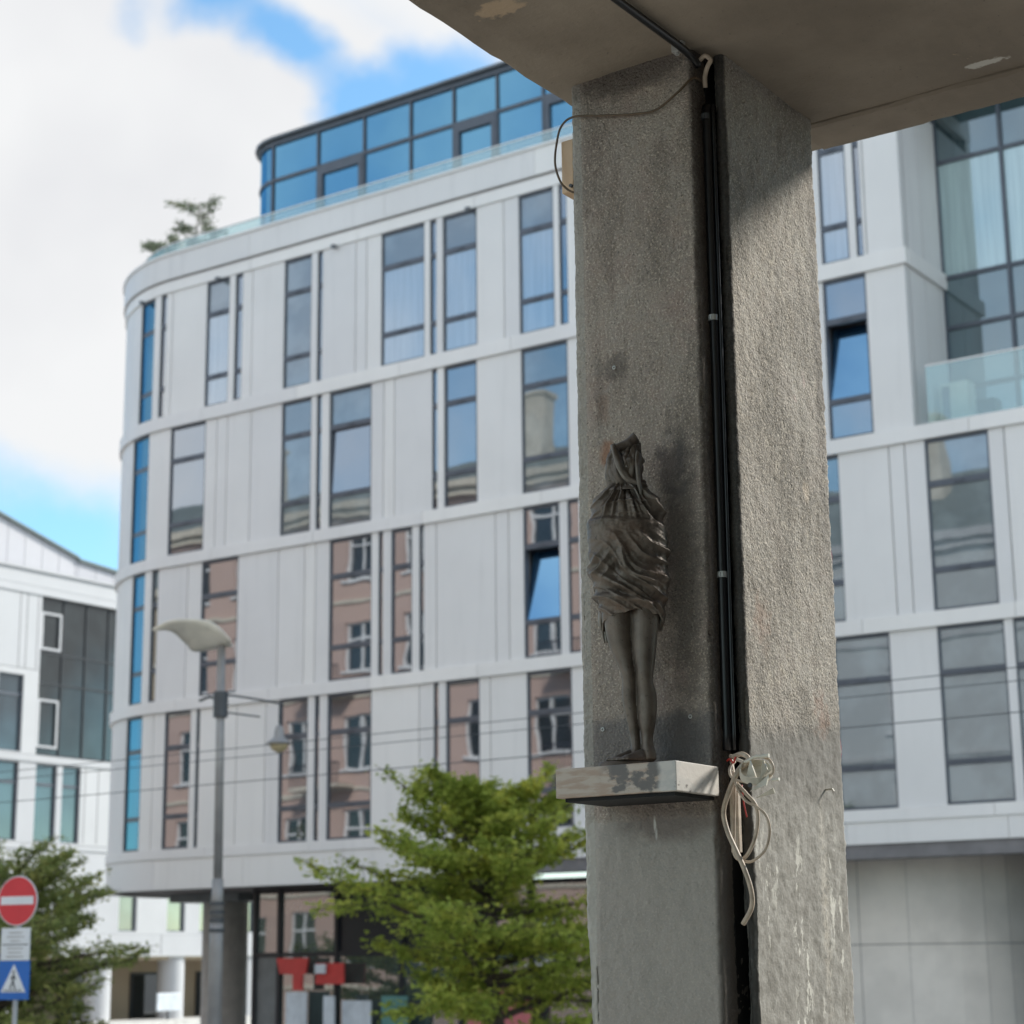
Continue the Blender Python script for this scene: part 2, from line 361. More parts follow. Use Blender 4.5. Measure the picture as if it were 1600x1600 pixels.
M['pillar_l'] = concrete_pillar_mat('pebbledash_shaded_block', (.32, .27, .225), (.405, .355, .30), 'left')
M['pillar_r'] = concrete_pillar_mat('pebbledash_street_block', (.26, .235, .20), (.38, .35, .305), 'right')
M['soffit'] = soffit_mat()
M['conduit'] = simple('black_conduit', (.012, .012, .013), .35)
M['joint_black'] = simple('painted_joint_shade', (.006, .006, .006), .8)  # near black that paints in the deep shade of the pillar joint
M['cable_beige'] = simple('beige_cable_sheath', (.43, .345, .26), .5, 0, .2, 30)
M['cable_brown'] = simple('brown_cable_sheath', (.10, .065, .035), .6, 0, .2, 30)
M['cable_red'] = simple('red_wire', (.45, .03, .02), .45)
M['plastic'] = simple('yellowed_white_plastic', (.58, .54, .45), .4, 0, .12, 25)
M['boxbeige'] = simple('beige_plastic_box', (.55, .38, .23), .5, 0, .08, 8)
M['bolt'] = simple('galvanised_bolt', (.5, .5, .48), .4, .5)
M['lamp_metal'] = simple('grey_lamp_paint', (.30, .285, .27), .45, .2)
M['lamp_dark'] = simple('dark_lamp_collar', (.07, .075, .08), .5, .2)
M['sail'] = simple('cream_reflector', (.72, .66, .55), .4)
M['lamp_glass'] = simple('amber_lamp_bowl', (.45, .36, .2), .2)
M['red'] = simple('red_sign', (.62, .03, .04), .35, 0, .04)
M['signwhite'] = simple('sign_white', (.72, .74, .76), .35, 0, .04)
M['blue'] = simple('sign_blue', (.01, .13, .48), .35, 0, .04)
M['signblack'] = simple('sign_black', (.02, .02, .02), .5)
M['galv'] = simple('galvanised_post', (.42, .43, .44), .45, .4)
M['bark'] = simple('grey_brown_bark', (.075, .058, .042), .9, 0, .3, 8, .6, 20)
M['leaf1'] = leaf_mat('spring_leaves', (.25, .32, .06), (.50, .56, .12), .55)
M['leaf2'] = leaf_mat('green_leaves', (.22, .28, .09), (.40, .44, .16), .55)
M['needle'] = leaf_mat('pine_needles', (.15, .19, .13), (.25, .29, .19), .35)
M['asphalt'] = simple('asphalt', (.05, .05, .052), .85, 0, .2, 2, .3, 120)
M['paving'] = simple('concrete_paving', (.42, .41, .39), .85, 0, .12, 1)
M['ledge'] = simple('pale_stone_ledge', (.62, .60, .56), .7)
M['pink'] = panel_mat('salmon_render', (.60, .43, .36), .12)
M['pinkdark'] = simple('dusky_plinth_render', (.30, .2, .17), .8)
M['cream'] = simple('cream_trim', (.62, .56, .46), .7)
M['tile'] = simple('grey_green_roof_sheet', (.16, .19, .18), .6, 0, .2, 1)
M['tan'] = panel_mat('tan_render', (.42, .33, .22), .1)
M['winwhite'] = simple('white_window_paint', (.75, .75, .75), .5)
M['greywhite'] = panel_mat('pale_grey_render', (.56, .58, .58), .08)
M['ac'] = simple('cream_air_conditioner', (.62, .58, .48), .5)
M['redpaint'] = simple('red_shop_board', (.55, .05, .045), .4)
M['posterpink'] = simple('pink_poster', (.55, .16, .17), .5)
M['posterteal'] = simple('teal_poster', (.10, .24, .22), .5)
M['posterwhite'] = simple('white_poster', (.62, .66, .70), .5)
M['brick'] = simple('brown_brick', (.25, .13, .09), .8, 0, .25, 3)
def bronze_mat():
    m, N, L, bs = new_mat('weathered_bronze'); n = NT(m); o = n.obj()
    a = n.noise(o, 14, 5, .6); b = n.noise(o, 5, 4)
    c = n.mix(n.ramp(a, .3, .7), (.09, .072, .056), (.185, .152, .122))
    c = n.mix(n.ramp(b, .5, .72, 0, .55), c, (.15, .085, .055))
    c = n.mix(n.ramp(n.noise(o, 90, 3), .62, .7, 0, .5), c, (.03, .028, .025))
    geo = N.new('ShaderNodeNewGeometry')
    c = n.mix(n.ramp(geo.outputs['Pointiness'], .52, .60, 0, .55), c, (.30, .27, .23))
    c = n.mix(n.ramp(geo.outputs['Pointiness'], .49, .44, 0, .75), c, (.035, .026, .02))  # dark patina in the creases, painted in to deepen fold shade
    L.new(c, bs.inputs['Base Color']); bs.inputs['Metallic'].default_value = .5
    L.new(n.ramp(a, .3, .7, .42, .6), bs.inputs['Roughness'])
    L.new(n.bump(n.math('ADD', n.noise(o, 55, 4), n.noise(o, 18, 3)), .22, .008), bs.inputs['Normal'])
    return m
M['bronze'] = bronze_mat()
def shelf_mat():
    m, N, L, bs = new_mat('worn_painted_shelf'); n = NT(m); o = n.obj()
    a = n.noise(o, 13, 5, .6, (1, 1, 1.6)); s = n.noise(o, 9, 5, .6, (1, 1, 5))
    X = n.sep(o)
    c = n.mix(n.ramp(s, .4, .6), (.37, .28, .215), (.45, .385, .32))
    c = n.mix(n.math('MULTIPLY', n.ramp(a, .47, .55), n.ramp(X[0], -.06, .0)), c, (.14, .13, .12))
    # corner end kept its white paint
    k = n.math('MULTIPLY', n.ramp(n.math('ADD', X[0], n.math('MULTIPLY', n.noise(o, 20, 3), .03)), .155, .175), n.ramp(a, .66, .6))
    c = n.mix(n.math('MULTIPLY', k, .8), c, (.56, .54, .50))
    L.new(c, bs.inputs['Base Color']); bs.inputs['Roughness'].default_value = .7
    L.new(n.bump(n.noise(o, 70, 4), .3, .004), bs.inputs['Normal']); return m
M['shelf'] = shelf_mat()

M['terrace'] = simple('dark_terrace_paving', (.46, .42, .36), .85, 0, .15, 2)
# ------------------------------------------------------------------ ground
g = MB(); g.box(-700, 700, -500, 900, -.5, 0); structure(g.build('ground', M['paving'], None))
g = MB(); g.box(-300, 200, 9.5, 19.0, -.3, .004); structure(g.build('road', M['asphalt'], None))
g = MB(); g.box(-300, 200, 19.0, 30.5, -.3, .13); structure(g.build('pavement', M['paving'], None))
g = MB()
for i in range(-60, 40): g.box(i*3.0, i*3.0+1.5, 14.2, 14.32, -.1, .008)
structure(g.build('road_marking', M['signwhite'], None))
g = MB(); g.box(-14, 14, -9, 7.2, 0, 1.4); structure(g.build('terrace', M['terrace'], None))

# ------------------------------------------------------------------ main office building
K = .8
U0, RC, BF = -32.2, 3.95, 32.0
ARC = RC*math.pi/2
def path(s, off=0.0, z=0.0):
    """point on the facade skin at arc length s, pushed out by off"""
    if s >= U0: return (s, BF-off, z)
    th = (U0-s)/RC
    if th <= math.pi/2:
        return (U0 - (RC+off)*math.sin(th), BF+RC - (RC+off)*math.cos(th), z)
    return (U0-RC-off, BF+RC + (U0-s-ARC), z)
def seg_s(s0, s1):
    out = [s0]
    if s0 < U0:
        n = max(1, int(math.ceil((min(s1, U0)-s0)/.22)))
        out += [s0 + (min(s1, U0)-s0)*k/n for k in range(1, n+1)]
    if s1 > U0: out.append(s1)
    return [x for i, x in enumerate(out) if i == 0 or x > out[i-1]+1e-6]
def slab(mb, s0, s1, z0, z1, o0, o1):
    """a box bent along the facade between outward offsets o0 (inner) < o1 (outer)"""
    S = seg_s(s0, s1); P = []
    for s in S: P.append([path(s, o0, z0), path(s, o1, z0), path(s, o1, z1), path(s, o0, z1)])
    mb.grid(P, True, True)
office = empty('office_building', (-22, BF, 0), 'white panelled office block with rounded left corner and glass penthouse behind the pillar', 'building')
OO = (-22, BF, 0)
EL, ER = -46.0, -3.0       # ends of the facade along s
ROWS = {1: (15.86, 19.0), 2: (12.40, 15.54), 3: (8.97, 12.12), 4: (5.56, 8.69)}
WIN = {
 1: [(-41.88,-41.05,'k'),(-40.76,-40.5,'g'),(-38.83,-37.88,'c'),(-37.66,-37.37,'g'),(-35.74,-34.68,'b'),(-34.46,-34.28,'g'),(-32.13,-30.59,'c'),(-30.41,-30.18,'g'),(-29.97,-28.82,'c'),(-27.44,-26.31,'c'),(-26.15,-25.9,'g'),(-24.2,-22.8,'b'),(-21.5,-20.4,'g'),(-18.67,-17.94,'c'),(-17.76,-17.59,'g')],
 2: [(-42.15,-41.15,'k'),(-40.17,-38.73,'g'),(-35.75,-34.62,'b'),(-34.43,-34.24,'g'),(-33.96,-32.45,'o'),(-30.35,-30.16,'g'),(-29.94,-28.85,'g'),(-27.42,-25.95,'b'),(-24.0,-22.8,'g'),(-21.2,-20.2,'g'),(-18.69,-17.58,'O')],
 3: [(-41.88,-41.11,'k'),(-40.79,-40.5,'g'),(-38.74,-37.31,'g'),(-33.91,-32.4,'g'),(-32.17,-32.0,'g'),(-31.73,-31.01,'g'),(-30.78,-30.62,'g'),(-27.41,-26.28,'O'),(-26.04,-25.7,'g'),(-23.5,-22.1,'g'),(-18.9,-18.51,'b'),(-16.38,-14.87,'b'),(-12.6,-11.4,'b'),(-9.5,-8.0,'g')],
 4: [(-41.94,-41.03,'k'),(-40.05,-39.0,'g'),(-38.79,-38.66,'g'),(-35.66,-34.6,'g'),(-34.37,-34.19,'g'),(-33.92,-32.39,'g'),(-30.31,-30.13,'g'),(-29.9,-28.83,'g'),(-27.36,-26.0,'g'),(-24.4,-23.2,'g'),(-21.5,-20.2,'g'),(-18.9,-17.48,'b'),(-16.35,-14.8,'b'),(-14.60,-14.2,'b'),(-12.2,-11.0,'g'),(-9.0,-7.6,'g')],
}
JOINTS = {1: [-40.25,-36.98,-33.05,-32.65,-27.93,-25.0,-19.8,-17.5], 2: [-38.28,-37.86,-36.93,-32.02,-31.64,-25.5,-19.5], 3: [-39.3,-35.78,-34.81,-34.41,-30.21,-28.29,-27.87,-25.0,-20.5,-17.25,-16.86,-14.51,-13.6,-11.0], 4: [-40.5,-37.24,-36.16,-30.78,-28.49,-25.2,-22.3,-13.6,-10.0]}
RECESS_U = -13.28
core = MB()
slab(core, EL, ER, 4.7, 5.6, -.55, -.03)
for r in (3, 4): slab(core, EL, ER, ROWS[r][0]-.4, ROWS[r][1]+.1, -1.0, -.62)
for r in (1, 2): slab(core, EL, RECESS_U-.15, ROWS[r][0]-.4, ROWS[r][1]+.1, -1.0, -.62)
slab(core, EL, RECESS_U-.15, 19.0, 19.9, -.55, -.03)
core.build('wall_core', M['joint'], office, OO)
pan = MB(); jb = MB(); frames_spec = []
for r, (z0, z1) in ROWS.items():
    end = ER if r > 2 else RECESS_U
    ws = [(a*K, b*K, k) for a, b, k in WIN[r]]
    cuts = sorted([j*K for j in JOINTS[r]])
    x = EL
    spans = []
    for a, b, k in ws: spans.append((x, a)); x = b
    spans.append((x, end))
    for a, b in spans:
        if b-a < .02: continue
        js = [a] + [c for c in cuts if a+.05 < c < b-.05] + [b]
        if a == EL: js = [a, -42, -40, -38.2, -37, -36, -35] + js[1:]; js = [q for q in js if q <= b]
        for i in range(len(js)-1):
            p0 = js[i] + (.011 if i > 0 else 0); p1 = js[i+1] - (.011 if i < len(js)-2 else 0)
            mull = (b-a) < .3
            slab(pan, p0, p1, z0, z1, -.14, .015 if mull else 0.0)
        slab(jb, a, b, z0, z1, -.24, -.145)
    frames_spec += [(r, a, b, k, z0, z1) for a, b, k in ws]
pan.build('wall', M['panel'], office, OO)
jb.build('wall_backing', M['joint'], office, OO)
# ledges between the storeys
def cut_slabs(mb, s0, s1, z0, z1, o0, o1, step=3.2, gap=.010, ph=0):
    n = int((s1-s0)/step)+1; xs = [s0 + (s1-s0)*i/n for i in range(n+1)]
    for i in range(n): slab(mb, xs[i]+gap/2, xs[i+1]-gap/2, z0, z1, o0, o1)
for e_, z0_, z1_, o_, st_ in ((RECESS_U+.07, 15.545, 15.855, .07, 3.1), (ER, 12.125, 12.395, .07, 3.3), (ER, 8.695, 8.965, .07, 3.0), (ER, 5.34, 5.555, .05, 3.2), (RECESS_U, 19.005, 19.28, .04, 3.4)):
    bd = MB(); cut_slabs(bd, EL, e_, z0_, z1_, -.2, o_, st_); bd.build('ledge', M['band'], office, OO)
pp = MB(); cut_slabs(pp, EL, RECESS_U, 19.33, 19.93, -.2, .09, 4.2)
pp.build('parapet', M['panel'], office, OO)
cpg = MB(); slab(cpg, EL, RECESS_U, 19.935, 19.99, -.45, .13); cpg.build('coping', M['band'], office, OO)
fa = MB(); cut_slabs(fa, EL, -24*1.0, 4.66, 5.335, -.2, .02, 2.9); cut_slabs(fa, -24, ER, 4.95, 5.335, -.2, .02, 3.3)
fa.build('fascia', M['panel'], office, OO)
# small hooks under the cornice
for s in (-30.6, -27.0, -23.2, -19.6, -33.3):
    mb = MB(); p = Vector(path(s, .06, 18.99)); mb.box(p.x-.05, p.x+.05, p.y-.12, p.y, 18.93, 19.0); mb.build('cornice_bracket', M['frame_light'], office, OO)
roof = MB()
out = [path(s, -.4) for s in seg_s(EL, U0)] + [path(-3.0, -.4)]
roof.quad([(p[0], p[1], 19.6) for p in out] + [(-3, 52, 19.6), (U0-RC+.4, 52, 19.6)])
roof.build('roof', M['roofgrey'], office, OO)
def window(r, a, b, kind, z0, z1):
    fr = MB(); t = .038 if b-a > .4 else .018
    o0, o1 = -.12, -.015
    slab(fr, a, a+t, z0, z1, o0, o1); slab(fr, b-t, b, z0, z1, o0, o1)
    H = z1-z0; tz = [(z0+.235*H, .055), (z0+.735*H, .06)]
    slab(fr, a+t, b-t, z0, z0+.05, o0, o1); slab(fr, a+t, b-t, z1-.06, z1, o0, o1)
    for c, h in tz: slab(fr, a+t, b-t, c-h, c+h, o0, o1 + (.0 if kind != 'k' else -.03))
    if b-a > .5 and kind != 'k':
        for c, h in tz:
            m_ = (a+b)/2; slab(fr, m_-.09, m_+.09, c-.02, c+.02, o1, o1+.02)
    f = fr.build('window', M['frame'], office, OO)
    mats = {'g': M['glass'], 'b': M['glass_b'], 'c': M['glass_c'], 'k': M['glass_curve'], 'o': M['glass'], 'O': M['glass_open']}
    zs = [(z0+.05, tz[0][0]-tz[0][1]), (tz[0][0]+tz[0][1], tz[1][0]-tz[1][1]), (tz[1][0]+tz[1][1], z1-.06)]
    for i, (p, q) in enumerate(zs):
        mt = mats[kind]
        if kind in 'oO' and i != 1: mt = M['glass_b'] if kind == 'o' else M['glass']
        if kind == 'c' and i == 2: mt = M['glass_b']
        gb = MB()
        tilt = {'o': .05, 'O': .26}.get(kind, 0) if i == 1 else 0
        S = seg_s(a+t, b-t)
        jit = random.uniform(-.0015, .0015)
        P = [[path(s, -.05 + jit, p) for s in S], [path(s, -.05 - tilt + jit*1.5, q) for s in S]]
        P2 = [[path(s, -.07 + jit, p) for s in S], [path(s, -.07 - tilt + jit*1.5, q) for s in S]]
        gb.grid(P); gb.grid(P2[::-1])
        if tilt:   # the open sash's own frame
            sb = MB()
            for (c, d) in ((a+t, a+t+.05), (b-t-.05, b-t)):
                sb.grid([[path(c, -.055, p), path(d, -.055, p), path(d, -.1, p), path(c, -.1, p)], [path(c, -.055-tilt, q), path(d, -.055-tilt, q), path(d, -.1-tilt, q), path(c, -.1-tilt, q)]], True, True)
            sb.box(a+t+.051, b-t-.051, BF+.055+tilt-.004, BF+.1+tilt, q-.06, q)
            sb.build('sash', M['frame'], f)
        gb.build('pane', mt, f)
    return f
# children of window live in the same local frame, so give pane meshes the building's origin
_b = MB.build
def _build(s, name, mat, parent=None, org=(0, 0, 0), **kw):
    if name in ('pane', 'sash') and parent is not None and org == (0, 0, 0): org = OO
    return _b(s, name, mat, parent, org, **kw)
MB.build = _build
for spec in frames_spec: window(*spec)

# upper right recess: side wall, glazed wall behind the terrace
BG = 33.9
rw = MB(); rb = MB()
for z0, z1 in ((12.41, 15.54), (15.86, 19.0)):
    rw.box(RECESS_U-.14, RECESS_U, BF+.002, BF+.95, z0, z1); rw.box(RECESS_U-.14, RECESS_U, BF+.972, BG, z0, z1)
rw.box(RECESS_U-.14, RECESS_U, BF+.0, BG, 19.3, 19.95)
rw.build('side_wall', M['panel'], office, OO)
rb.box(RECESS_U-.15, RECESS_U+.07, BF+.205, BG, 15.545, 15.855)
rb.build('side_ledge', M['band'], office, OO)
cw = MB()
us = [RECESS_U, -11.95, -10.62, -9.3, -7.9, -6.5, -5.1]; zs = [12.4, 13.55, 14.765, 15.785, 18.17, 19.3, 21.4]
for u in us: cw.box(u-.035, u+.035, BG-.06, BG+.05, 12.4, 21.4)
for z in zs: cw.box(RECESS_U+.036, -3, BG-.045, BG+.04, z-.04, z+.04)
cwf = cw.build('glazed_wall', M['frame'], office, OO)
for i in range(len(us)-1):
    for j in range(len(zs)-1):
        pm = M['glass_teal_c'] if (i, j) in ((0, 3), (1, 3), (2, 3), (1, 0), (3, 1)) else M['glass_teal']
        pb = MB(); jx = random.uniform(-.003, .003)
        pb.box(us[i]+.035, us[i+1]-.035, BG-.005, BG+.015, zs[j]+.04, zs[j+1]-.04); pb.build('pane', pm, cwf)
tr_ = MB(); tr_.box(RECESS_U+.0, -3, BF+.21, BG+.3, 12.30, 12.39); tr_.build('terrace_floor', M['band'], office, OO)
gr = MB()
x = -13.0
while x < -4:
    gr.box(x, x+1.85, BF+.02, BF+.035, 12.41, 13.49); x += 1.87
rg = gr.build('glass_railing', M['rail_glass'], office, OO)
hr = MB(); hr.box(-13.0, -4, BF+.012, BF+.045, 13.492, 13.52); hr.build('handrail', M['band'], rg, (0, 0, 0))
bpy.data.objects[rg.name].children[0].data.transform(Matrix.Translation((-OO[0], -OO[1], -OO[2])))

# penthouse
PB = 34.4; PU0 = -31.1; PR = 1.15; PZ0, PZM, PZ1 = 19.9, 22.45, 23.4
def ppath(s, off=0.0, z=0.0):
    if s >= PU0: return (s, PB-off, z)
    th = (PU0-s)/PR
    if th <= math.pi/2: return (PU0-(PR+off)*math.sin(th), PB+PR-(PR+off)*math.cos(th), z)
    return (PU0-PR-off, PB+PR+(PU0-s-PR*math.pi/2), z)
def pslab(mb, s0, s1, z0, z1, o0, o1):
    S = [s0 + (s1-s0)*k/14 for k in range(15)] if s0 < PU0 else [s0, s1]
    mb.grid([[ppath(s, o0, z0), ppath(s, o1, z0), ppath(s, o1, z1), ppath(s, o0, z1)] for s in S], True, True)
pf = MB(); PS = [-35.6, PU0-PR*math.pi/2, -31.17, -29.66, -28.17, -26.72, -25.42, -24.15, -22.85, -21.4, -19.9, -18.4, -16.9, -15.4, -14.0, -12.6]
for s in PS[1:]: pslab(pf, s-.028, s+.028, PZ0, PZ1, -.05, .05)
pslab(pf, -35.6, PU0, PZM-.045, PZM+.045, -.04, .04); pslab(pf, PU0, -12.6, PZM-.045, PZM+.045, -.04, .04)
pslab(pf, -35.6, PU0, PZ1, PZ1+.14, -.3, .06); pslab(pf, PU0, -12.6, PZ1, PZ1+.14, -.3, .06)
for a, b in ((-29.62, -28.2), (-25.38, -24.18), (-22.8, -21.5)):        # doors with grey leaves
    for x in (a, b-.13): pslab(pf, x, x+.13, PZ0, PZM-.045, -.05, .065)
    pslab(pf, a+.13, b-.13, PZM-.24, PZM-.045, -.05, .065)
pfo = pf.build('penthouse_frame', M['frame'], office, OO)
for i in range(len(PS)-1):
    for z0, z1 in ((PZ0, PZM-.045), (PZM+.045, PZ1)):
        gb = MB(); n = 14 if PS[i] < PU0-.01 else 1
        S = [PS[i]+.04 + (PS[i+1]-PS[i]-.08)*k/n for k in range(n+1)]
        j = random.uniform(-.004, .004)
        gb.grid([[ppath(s, 0, z0) for s in S], [ppath(s, j, z1) for s in S]]); gb.build('pane', M['glass_pent'], pfo)
pr = MB(); pslab(pr, -35.6, PU0, PZ1+.14, PZ1+.21, -.35, .16); pslab(pr, PU0, -12.6, PZ1+.14, PZ1+.21, -.35, .16)
pr.quad([(PU0-PR, PB+.5, PZ1+.205), (-12.6, PB+.3, PZ1+.205), (-12.6, 50, PZ1+.205), (PU0-PR, 50, PZ1+.205)])
pr.build('penthouse_roof', M['frame_light'], office, OO)
rl = MB()
x = -34.6
while x < -14.5:
    slab(rl, x, min(x+1.72, -13.5), 19.995, 20.47, -.36, -.345); x += 1.74
rl.build('parapet_glass', M['rail_glass'], office, OO)
hr = MB(); slab(hr, -34.6, -13.5, 20.47, 20.495, -.37, -.335); hr.build('parapet_rail', M['band'], office, OO)
# storey below: columns, soffit, shop front, curved stone wall
so = MB(); so.quad([(p[0], p[1], 4.70) for p in [path(s, -.16) for s in seg_s(EL, U0)] + [path(-24.05, -.16)]] + [(-24.05, 45, 4.70), (U0-RC+.2, 45, 4.70)])
so.quad([(-24.0, BF+.16, 4.97), (-3, BF+.16, 4.97), (-3, 45, 4.97), (-24.0, 45, 4.97)])
so.build('soffit', M['soffit_dark'], office, OO)
def column(u, b, r, z1, mat, parent, org):
    mb = MB(); mb.tube([(u, b, 0), (u, b, z1)], r, 28); return mb.build('column', mat, parent, org, smooth=False)
column(-33.75, 36.0, .56, 4.64, M['column'], office, OO)
cb = MB(); cb.box(-34.9, -32.6, 35.2, 36.8, 4.5, 4.69); cb.build('column_head', M['greypanel'], office, OO)
column(-20.5, 34.2, .45, 4.93, M['column'], office, OO)
sf = MB(); SB = 34.0
sus = [-30.9, -30.15, -28.45, -26.6, -25.0, -23.2, -21.4]
for u in sus: sf.box(u-.05, u+.05, SB-.08, SB+.05, .14, 4.69)
for z in (.2, 3.2, 4.62): sf.box(-30.85, -21.4, SB-.06, SB+.04, z-.05, z+.05)
sfo = sf.build('shopfront', M['black'], office, OO)
for i in range(len(sus)-1):
    for z0, z1 in ((.25, 3.15), (3.25, 4.57)):
        pb = MB(); pb.box(sus[i]+.05, sus[i+1]-.05, SB-.01, SB+.01, z0, z1)
        pb.build('pane', M['black'] if (i in (2, 3) and z0 > 3) else (M['greypanel'] if (i == 0 and z0 < 3) else M['glass_shop']), sfo)
sw = MB(); sw.box(-30.95, -30.85, SB+.05, 44, .1, 4.69); sw.box(-21.4, -3, 44, 44.3, 0, 4.95); sw.box(-11.35, -3, 32.3, 43.9, .1, 4.96); sw.build('inner_wall_and_blocker', M['greypanel'], office, OO)  # last box is an unseen block added to darken the passage
st = MB()
# stone wall under the right end, curving back into the passage
arc = []
for u in (-20.0, -17.2, -16.2, -15.5): arc.append((u, 33.4))
for k in range(1, 11):
    t = k/10*math.pi/2; arc.append((-15.0 + 2.9*math.sin(t), 36.3 - 2.9*math.cos(t)))
arc.append((-12.1, 43.9))
for i in range(len(arc)-1):
    (u0, b0), (u1, b1) = arc[i], arc[i+1]
    for z0, z1 in ((.1, 3.22), (3.235, 4.96)):
        g_ = .006 if i in (1, 2, 3, 7) else 0
        d = Vector((u1-u0, b1-b0)).normalized()*g_
        st.quad([(u0+d.x, b0+d.y, z0), (u1-d.x, b1-d.y, z0), (u1-d.x, b1-d.y, z1), (u0+d.x, b0+d.y, z1)])
st.build('stone_wall', M['stone'], office, OO)
sb_ = MB(); sb_.grid([[(u, b+.03, .1) for u, b in arc], [(u, b+.03, 4.96) for u, b in arc]]); sb_.build('stone_wall_backing', M['joint'], office, OO)
# posters and the red board on the shop front
def board(name, u0, u1, z0, z1, b, mat, label, cat, grp=None, shape=None):
    mb = MB()
    if shape: n = len(shape); mb.grid([[(u, b, z) for u, z in shape], [(u, b+.06, z) for u, z in shape]], True, True)
    else: mb.box(u0, u1, b, b+.05, z0, z1)
    o = mb.build(name, mat, None, ((u0+u1)/2, b, z0)); return tag(o, label, cat, grp)
board('shop_sign', -30.0, -28.9, 2.65, 3.12, 33.6, M['redpaint'], 'red tapered shop board above a white stand left of the tree', 'shop sign', None, [(-29.92, 3.12), (-28.98, 3.12), (-29.05, 2.78), (-29.15, 2.76), (-29.15, 2.42), (-29.42, 2.42), (-29.42, 2.76), (-29.82, 2.78)])
board('display_stand', -29.6, -29.0, .13, 2.38, 33.58, M['posterwhite'], 'white upright display panel beneath the red tapered board', 'display panel')
board('shop_sign', -28.75, -27.95, 2.55, 3.0, 33.6, M['redpaint'], 'red and white shop box sign partly hidden by leaves', 'shop sign', None)
board('shop_sign', -28.72, -28.42, 2.78, 2.98, 33.53, M['posterwhite'], 'small white panel on the red box sign beside the tree', 'sign panel')
board('banner', -28.35, -28.05, .3, 2.3, 33.4, M['posterwhite'], 'narrow white banner on the pavement below the red box sign', 'banner')
board('poster', -26.9, -26.2, .5, 2.3, 33.62, M['posterteal'], 'teal poster low in the shop window under the tree', 'poster', 'posters in the shop window')
board('poster', -28.0, -27.2, .7, 2.2, 33.62, M['posterwhite'], 'white poster in the shop window left of the teal one', 'poster', 'posters in the shop window')
board('poster', -24.6, -24.0, .6, 2.5, 33.62, M['posterpink'], 'pink poster left of the tree trunk', 'poster', 'posters in the shop window')
board('poster', -23.8, -23.0, .6, 2.5, 33.62, M['posterpink'], 'pink poster right of the tree trunk', 'poster', 'posters in the shop window')

# terrace air conditioner
ac = empty('air_conditioner', (-12.9, 33.2, 12.4), 'cream air conditioning unit standing behind the glass balcony railing', 'air conditioner')
AO = (-12.9, 33.2, 12.4)
mb = MB(); mb.box(-13.15, -12.6, 33.0, 33.4, 12.52, 13.42); mb.build('casing', M['ac'], ac, AO, bevel=.02)
mb = MB(); mb.box(-13.1, -12.95, 32.98, 32.997, 12.6, 13.35); mb.build('grille', M['frame'], ac, AO)
for x in (-13.1, -12.7):
    mb = MB(); mb.box(x, x+.06, 33.02, 33.38, 12.395, 12.52); mb.build('foot', M['frame'], ac, AO)

# ------------------------------------------------------------------ left wing building
LW = (-58.0, 55, 0)
wing = empty('office_building', LW, 'white office wing with sloping zinc roof and large dark glazed bay at the left edge', 'building')
LU = -58.0
def wbox(mb, b0, b1, z0, z1, d0=0, d1=.3): mb.box(LU-d1, LU-d0, b0, b1, z0, z1)
holes = []
wl = MB()
# wall of panels around openings, authored as strips
wins = [(45.0,46.6,11.05,14.03),(49.0,50.25,11.05,14.03),(47.0,48.4,7.68,10.66),(49.0,50.2,7.68,10.66),(51.06,52.14,7.68,10.66),(52.42,53.38,7.68,10.66),(45.0,46.4,7.68,10.66)]
BAY = (51.0, 56.0, 11.0, 17.27)
lowins = [(55.69,56.68,4.33,5.8),(58.39,59.43,4.33,5.8),(60.3,61.2,4.33,5.8),(62.6,63.7,4.33,5.8),(65,66,4.33,5.8),(52.5,53.5,4.33,5.8),(50,51,4.33,5.8)]
def wall_rows(z0, z1, ops):
    x = 38.0
    for o in sorted(ops):
        if o[0] > x: wbox(wl, x, o[0], z0, z1)
        if o[2] > z0: wbox(wl, o[0], o[1], z0, o[2])
        if o[3] < z1: wbox(wl, o[0], o[1], o[3], z1)
        x = o[1]
    wbox(wl, x, 82, z0, z1)
wall_rows(17.6, 18.2, [])
wall_rows(14.3, 17.27, [(51.0, 56.0, 14.3, 17.27)])
wall_rows(11.0, 14.28, [w for w in wins if w[2] > 11] + [(51.0, 56.0, 11.0, 14.28)])
wall_rows(7.62, 10.72, [w for w in wins if w[2] < 8])
wall_rows(4.23, 7.4, lowins)
wl.build('wall', M['white'], wing, LW)
for z0, z1, d in ((17.27, 17.57, .06), (18.2, 18.28, .1), (10.72, 10.98, .06), (7.4, 7.6, .05), (3.35, 4.22, .08), (14.283, 14.297, -.02)):
    if z0 == 14.283: continue
    wb_ = MB(); wb_.box(LU-.3, LU+d, 38, 82, z0, z1); wb_.build('ledge', M['white'], wing, LW)
jj = MB()
for b_ in (49.9, 50.25, 50.8, 47.6, 46.2): jj.box(LU-.01, LU+.006, b_, b_+.03, 14.3, 17.25)
for b_ in (53.6, 54.3): jj.box(LU-.01, LU+.006, b_, b_+.03, 7.7, 10.7)
for b_ in (50, 54.5, 58, 62, 66): jj.box(LU-.01, LU+.086, b_, b_+.03, 3.4, 4.2)
jj.build('panel_joint', M['joint'], wing, LW)
